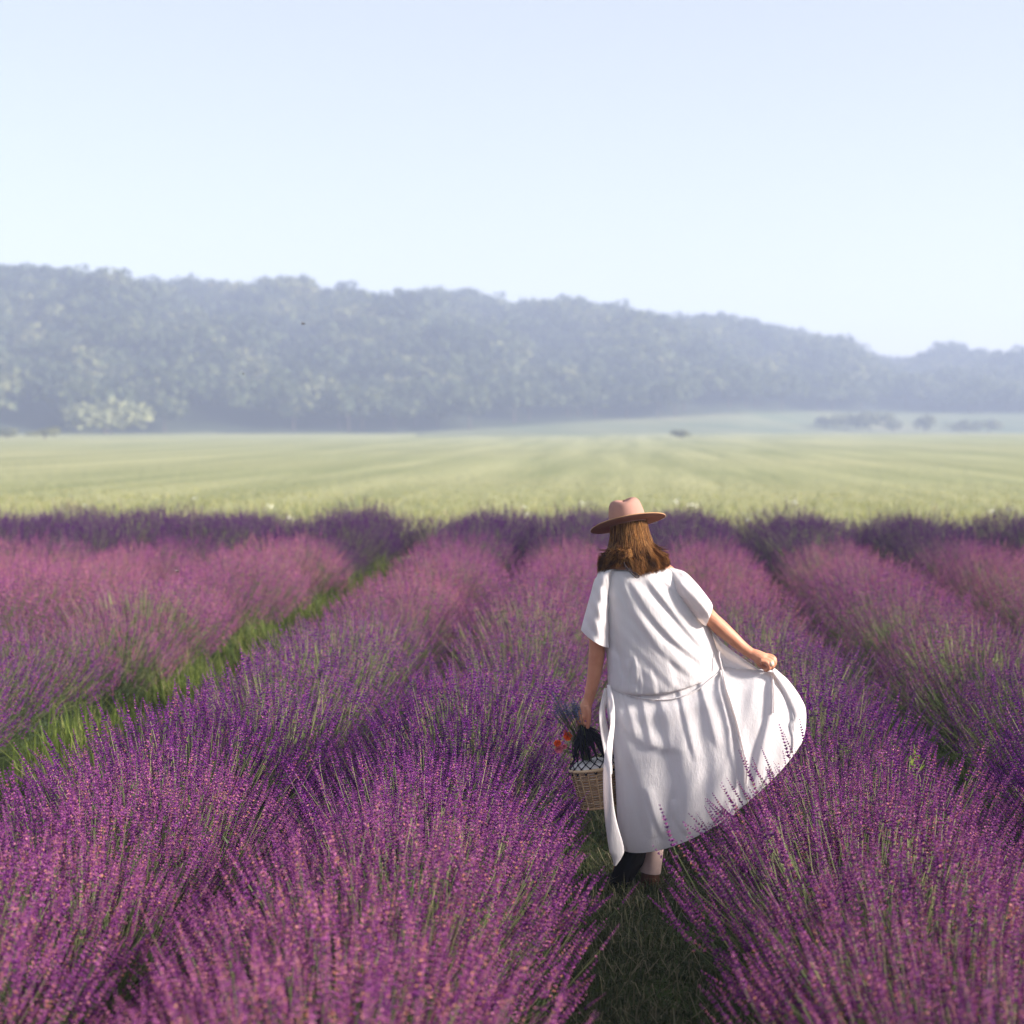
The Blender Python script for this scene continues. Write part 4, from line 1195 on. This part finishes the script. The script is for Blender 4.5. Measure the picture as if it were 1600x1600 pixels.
# cream lining cloth: follows the wall inside and domes up under the net
prof = [(RB - .008, -BH * .95), (RT - .010, -.02), (RT - .007, .006), (RT - .014, .020), (RT - .035, .030), (.04, .030), (.01, .026)]
ps = smooth_path(prof, 36)
th = np.arange(72) * 2 * np.pi / 72
rw = ps[:, 0:1] + .0025 * np.sin(th[None] * 9 + ps[:, 1:2] * 40); zw = ps[:, 1:2] + .003 * np.sin(th[None] * 5 + 1) * (ps[:, 1:2] > -.01)
v = np.stack([rw * np.cos(th), rw * .85 * np.sin(th), zw], -1).reshape(-1, 3) @ BM.T + BC
i = np.arange(35)[:, None] * 72 + np.arange(72)[None]; j = np.arange(35)[:, None] * 72 + (np.arange(72)[None] + 1) % 72
bobj("lining", v, np.stack([i, j, j + 72, i + 72], -1).reshape(-1, 4), M['lining'])
# knotted net: diamonds above the rim, then cords gathered into the hand
HP = W(914, 1137, -.012)
NN = 16
ang0 = 2 * np.pi * np.arange(NN) / NN
def ringp(a, r, z): return np.stack([r * np.cos(a), r * .85 * np.sin(a), z + 0 * a], -1) @ BM.T + BC
step = np.pi / NN
levels = [(RT + .004, -.012, 0), (RT + .000, .012, 1), (RT - .008, .030, 0), (RT - .024, .046, 1)]
rings = [ringp(ang0 + step * o_, r_, z_) for r_, z_, o_ in levels]
cp_, cr_ = [], []
def seg(a, b, bend=None, n=7, r=.0023):
    t = np.linspace(0, 1, n)[:, None]
    P = a * (1 - t) + b * t
    if bend is not None: P = P + bend * (t * (1 - t) * 4)
    cp_.append(P); cr_.append(np.full(n, r))
for k in range(NN):
    seg(rings[0][k], rings[1][k]); seg(rings[0][k], rings[1][(k - 1) % NN])
    seg(rings[1][k], rings[2][k]); seg(rings[1][k], rings[2][(k + 1) % NN])
    seg(rings[2][k], rings[3][k]); seg(rings[2][k], rings[3][(k - 1) % NN])
v, q = tubes(np.array(cp_), np.array(cr_), 5)
bobj("net", v, q, M['cord'])
kv = []
for R_ in rings:
    for p in R_:
        a, fa = ball(p, (.0048, .0048, .0048), None, 8, 6); kv.append((a, fa))
v, f, _ = join(kv)
bobj("knots", v, f, M['cord'], kind="stuff")
cp_, cr_ = [], []
for k in range(NN):
    for m_ in range(7):
        e = HP + rng.normal(0, .006, 3) + np.array([0, 0, rng.uniform(-.004, .01)])
        out = norm(rings[3][k] - BC) * rng.uniform(.004, .030) + np.array([0, 0, -.004])
        seg(rings[3][k], e, out + rng.normal(0, .005, 3), 14, .0021)
# handle loop through the curled fingers
v, q = tubes(np.array(cp_), np.array(cr_), 5)
bobj("cords", v, q, M['cord'], kind="stuff")
lp = smooth_path([(912, 1141, -.030), (909, 1132, -.026), (911, 1128, -.018), (915, 1130, -.012), (917, 1141, -.008)], 24)
v, q = tubes(W(lp[:, 0], lp[:, 1], lp[:, 2])[None], np.full((1, 24), .0055), 8)
bobj("handle", v, q, M['cord'])

bq = empty("flower_bouquet", tuple(W(915, 1190, .10)), 0, "bunch of blue lavender sprigs with orange and pink blooms, sticking out left of the basket", "bouquet")
bql = np.array(bq.location)
rs = np.random.default_rng(9)
n = 46
tipx = rs.uniform(864, 906, n); tipy = 1090 + (tipx - 864) * .35 + rs.uniform(-5, 34, n) * (1 - (tipx - 864) / 60)
tips = W(tipx, tipy, -.02 + rs.normal(0, .03, n)); b0 = W(922 + rs.normal(0, 3, n), 1196 + rs.normal(0, 3, n), .085 + rs.normal(0, .02, n))
d = norm(tips - b0)
P = np.stack([b0 * (1 - t) + tips * t + np.array([0, 0, .01]) * math.sin(3.14 * t) for t in np.linspace(0, 1, 6)], 1)
sv, sq = tubes(P, np.full((n, 6), .0012), 3)
o = bpy.data.objects.new("stems", mesh("stems", sv, sq, [M['stem']], np.full(len(sv), .3))); col.objects.link(o); o.parent = bq; o.location = -bql; o["kind"] = "stuff"
parts = []
for j in range(3):
    s = np.arange(n) % 3 == j
    parts.append(replicate(*SPM[j], frames(d[s]), rs.uniform(.6, .85, s.sum()), tips[s] - d[s] * .04))
v, f, t = join(parts)
o = bpy.data.objects.new("sprigs", mesh("sprigs", v, f, [M['bluesprig']], t, smooth=False)); col.objects.link(o); o.parent = bq; o.location = -bql; o["kind"] = "stuff"
for (x_, y_, r_, mt_, lab) in [(887, 1150, .019, 'orange', "orange"), (871, 1161, .016, 'orange', "orange"), (873, 1170, .019, 'pinkp', "pink"), (882, 1166, .012, 'pinkp', "pink"), (883, 1143, .009, 'pinkp', "pink")]:
    c = W(x_, y_, .04)
    pv_ = []
    for ring_, (nn, tilt, rr4) in enumerate([(6, .35, 1.0), (6, .75, .85), (5, 1.15, .6)]):
        for k in range(nn):
            a = 6.283 * k / nn + ring_ * .5 + rs.normal(0, .1)
            dirn = np.array([math.cos(a) * math.cos(tilt), -math.sin(tilt), math.sin(a) * math.cos(tilt)])
            g = np.linspace(0, 1, 5)
            side = np.array([-math.sin(a), 0, math.cos(a)])
            rows = []
            for gi in g:
                w_ = .55 * math.sin(.4 + gi * 2.3) * r_ * rr4
                for uu_ in (-1, 0, 1):
                    rows.append(dirn * gi * r_ * rr4 * 1.1 + side * uu_ * w_ + np.array([0, .15 * r_ * (uu_ ** 2) * -1 + .1 * r_ * math.sin(gi * 9 + uu_ * 2), 0]))
            rows = np.array(rows) @ BF.T
            ii = np.arange(4)[:, None] * 3 + np.arange(2)[None]
            pv_.append((rows + c, [np.stack([ii, ii + 1, ii + 4, ii + 3], -1).reshape(-1, 4)]))
    v, f, _ = join(pv_)
    o = bpy.data.objects.new("bloom", mesh("bloom", v, f, [M[mt_]])); col.objects.link(o); o.parent = bq; o.location = -bql; o["label"] = f"{lab} ruffled bloom"
    P = np.stack([W(x_, y_, .05), W((x_ + 918) / 2, (y_ + 1190) / 2 - 3, .08), W(918, 1190, .09)])
    v, q = tubes(P[None], np.full((1, 3), .0013), 4)
    o2 = bpy.data.objects.new("flower_stem", mesh("flower_stem", v, q, [M['stem']], np.full(len(v), .3))); col.objects.link(o2); o2.parent = bq; o2.location = -bql

# ------------------------------------------------------------------ bees in the air
for px1, py1, dd1, az1, lab in [(473, 506, 4.6, .3, "tiny dark bee before the hillside, higher of the two"), (380, 584, 4.9, 2.0, "tiny dark bee flying before the hillside, the lower of the two"), (277, 893, 5.3, 1.0, "tiny dark bee flying above the lavender left of the woman")]:
    p = at(px1, py1, dd1)
    e = empty("bee", tuple(p), az1, lab, "bee", "bees flying over the field")
    v, f = ball((0, 0, 0), (.0048, .0022, .0021), None, 12, 8); v2, f2 = ball((.0055, 0, .0004), (.0021, .0019, .0018), None, 10, 7)
    vv, ff, _ = join([(v, f), (v2, f2)])
    obj("body", mesh("body", vv, ff, [M['bee']]), e)
    for s in (-1, 1):
        w_ = np.array([[.001, s * .001, .0018], [.003, s * .005, .004], [.0005, s * .0075, .0048], [-.003, s * .0055, .0036], [-.0025, s * .002, .0022]])
        obj("wing", mesh("wing", w_, [np.array([[0, 1, 2, 3, 4]])], [M['wing']]), e)


# ------------------------------------------------------------------ haze: real air over the whole scene
bx0, bx1, by0, by1, bz0, bz1 = -980, 980, -300, 1180, -1.4, 88
v = np.array([[x, y, z] for z in (bz0, bz1) for y in (by0, by1) for x in (bx0, bx1)])
f = np.array([[0, 2, 3, 1], [4, 5, 7, 6], [0, 1, 5, 4], [2, 6, 7, 3], [0, 4, 6, 2], [1, 3, 7, 5]])
hm = bpy.data.materials.new("haze"); hm.use_nodes = True
hn = hm.node_tree; hn.nodes.clear()
pv = hn.nodes.new("ShaderNodeVolumePrincipled")
pv.inputs["Color"].default_value = (0.54, 0.64, 0.94, 1)
pv.inputs["Density"].default_value = 0.0012
pv.inputs["Anisotropy"].default_value = 0.0
ho = hn.nodes.new("ShaderNodeOutputMaterial")
hn.links.new(pv.outputs[0], ho.inputs["Volume"])
tag(obj("haze", mesh("haze", v, f, [hm], smooth=False)), "pale blue morning haze over the valley", "haze", kind="stuff")
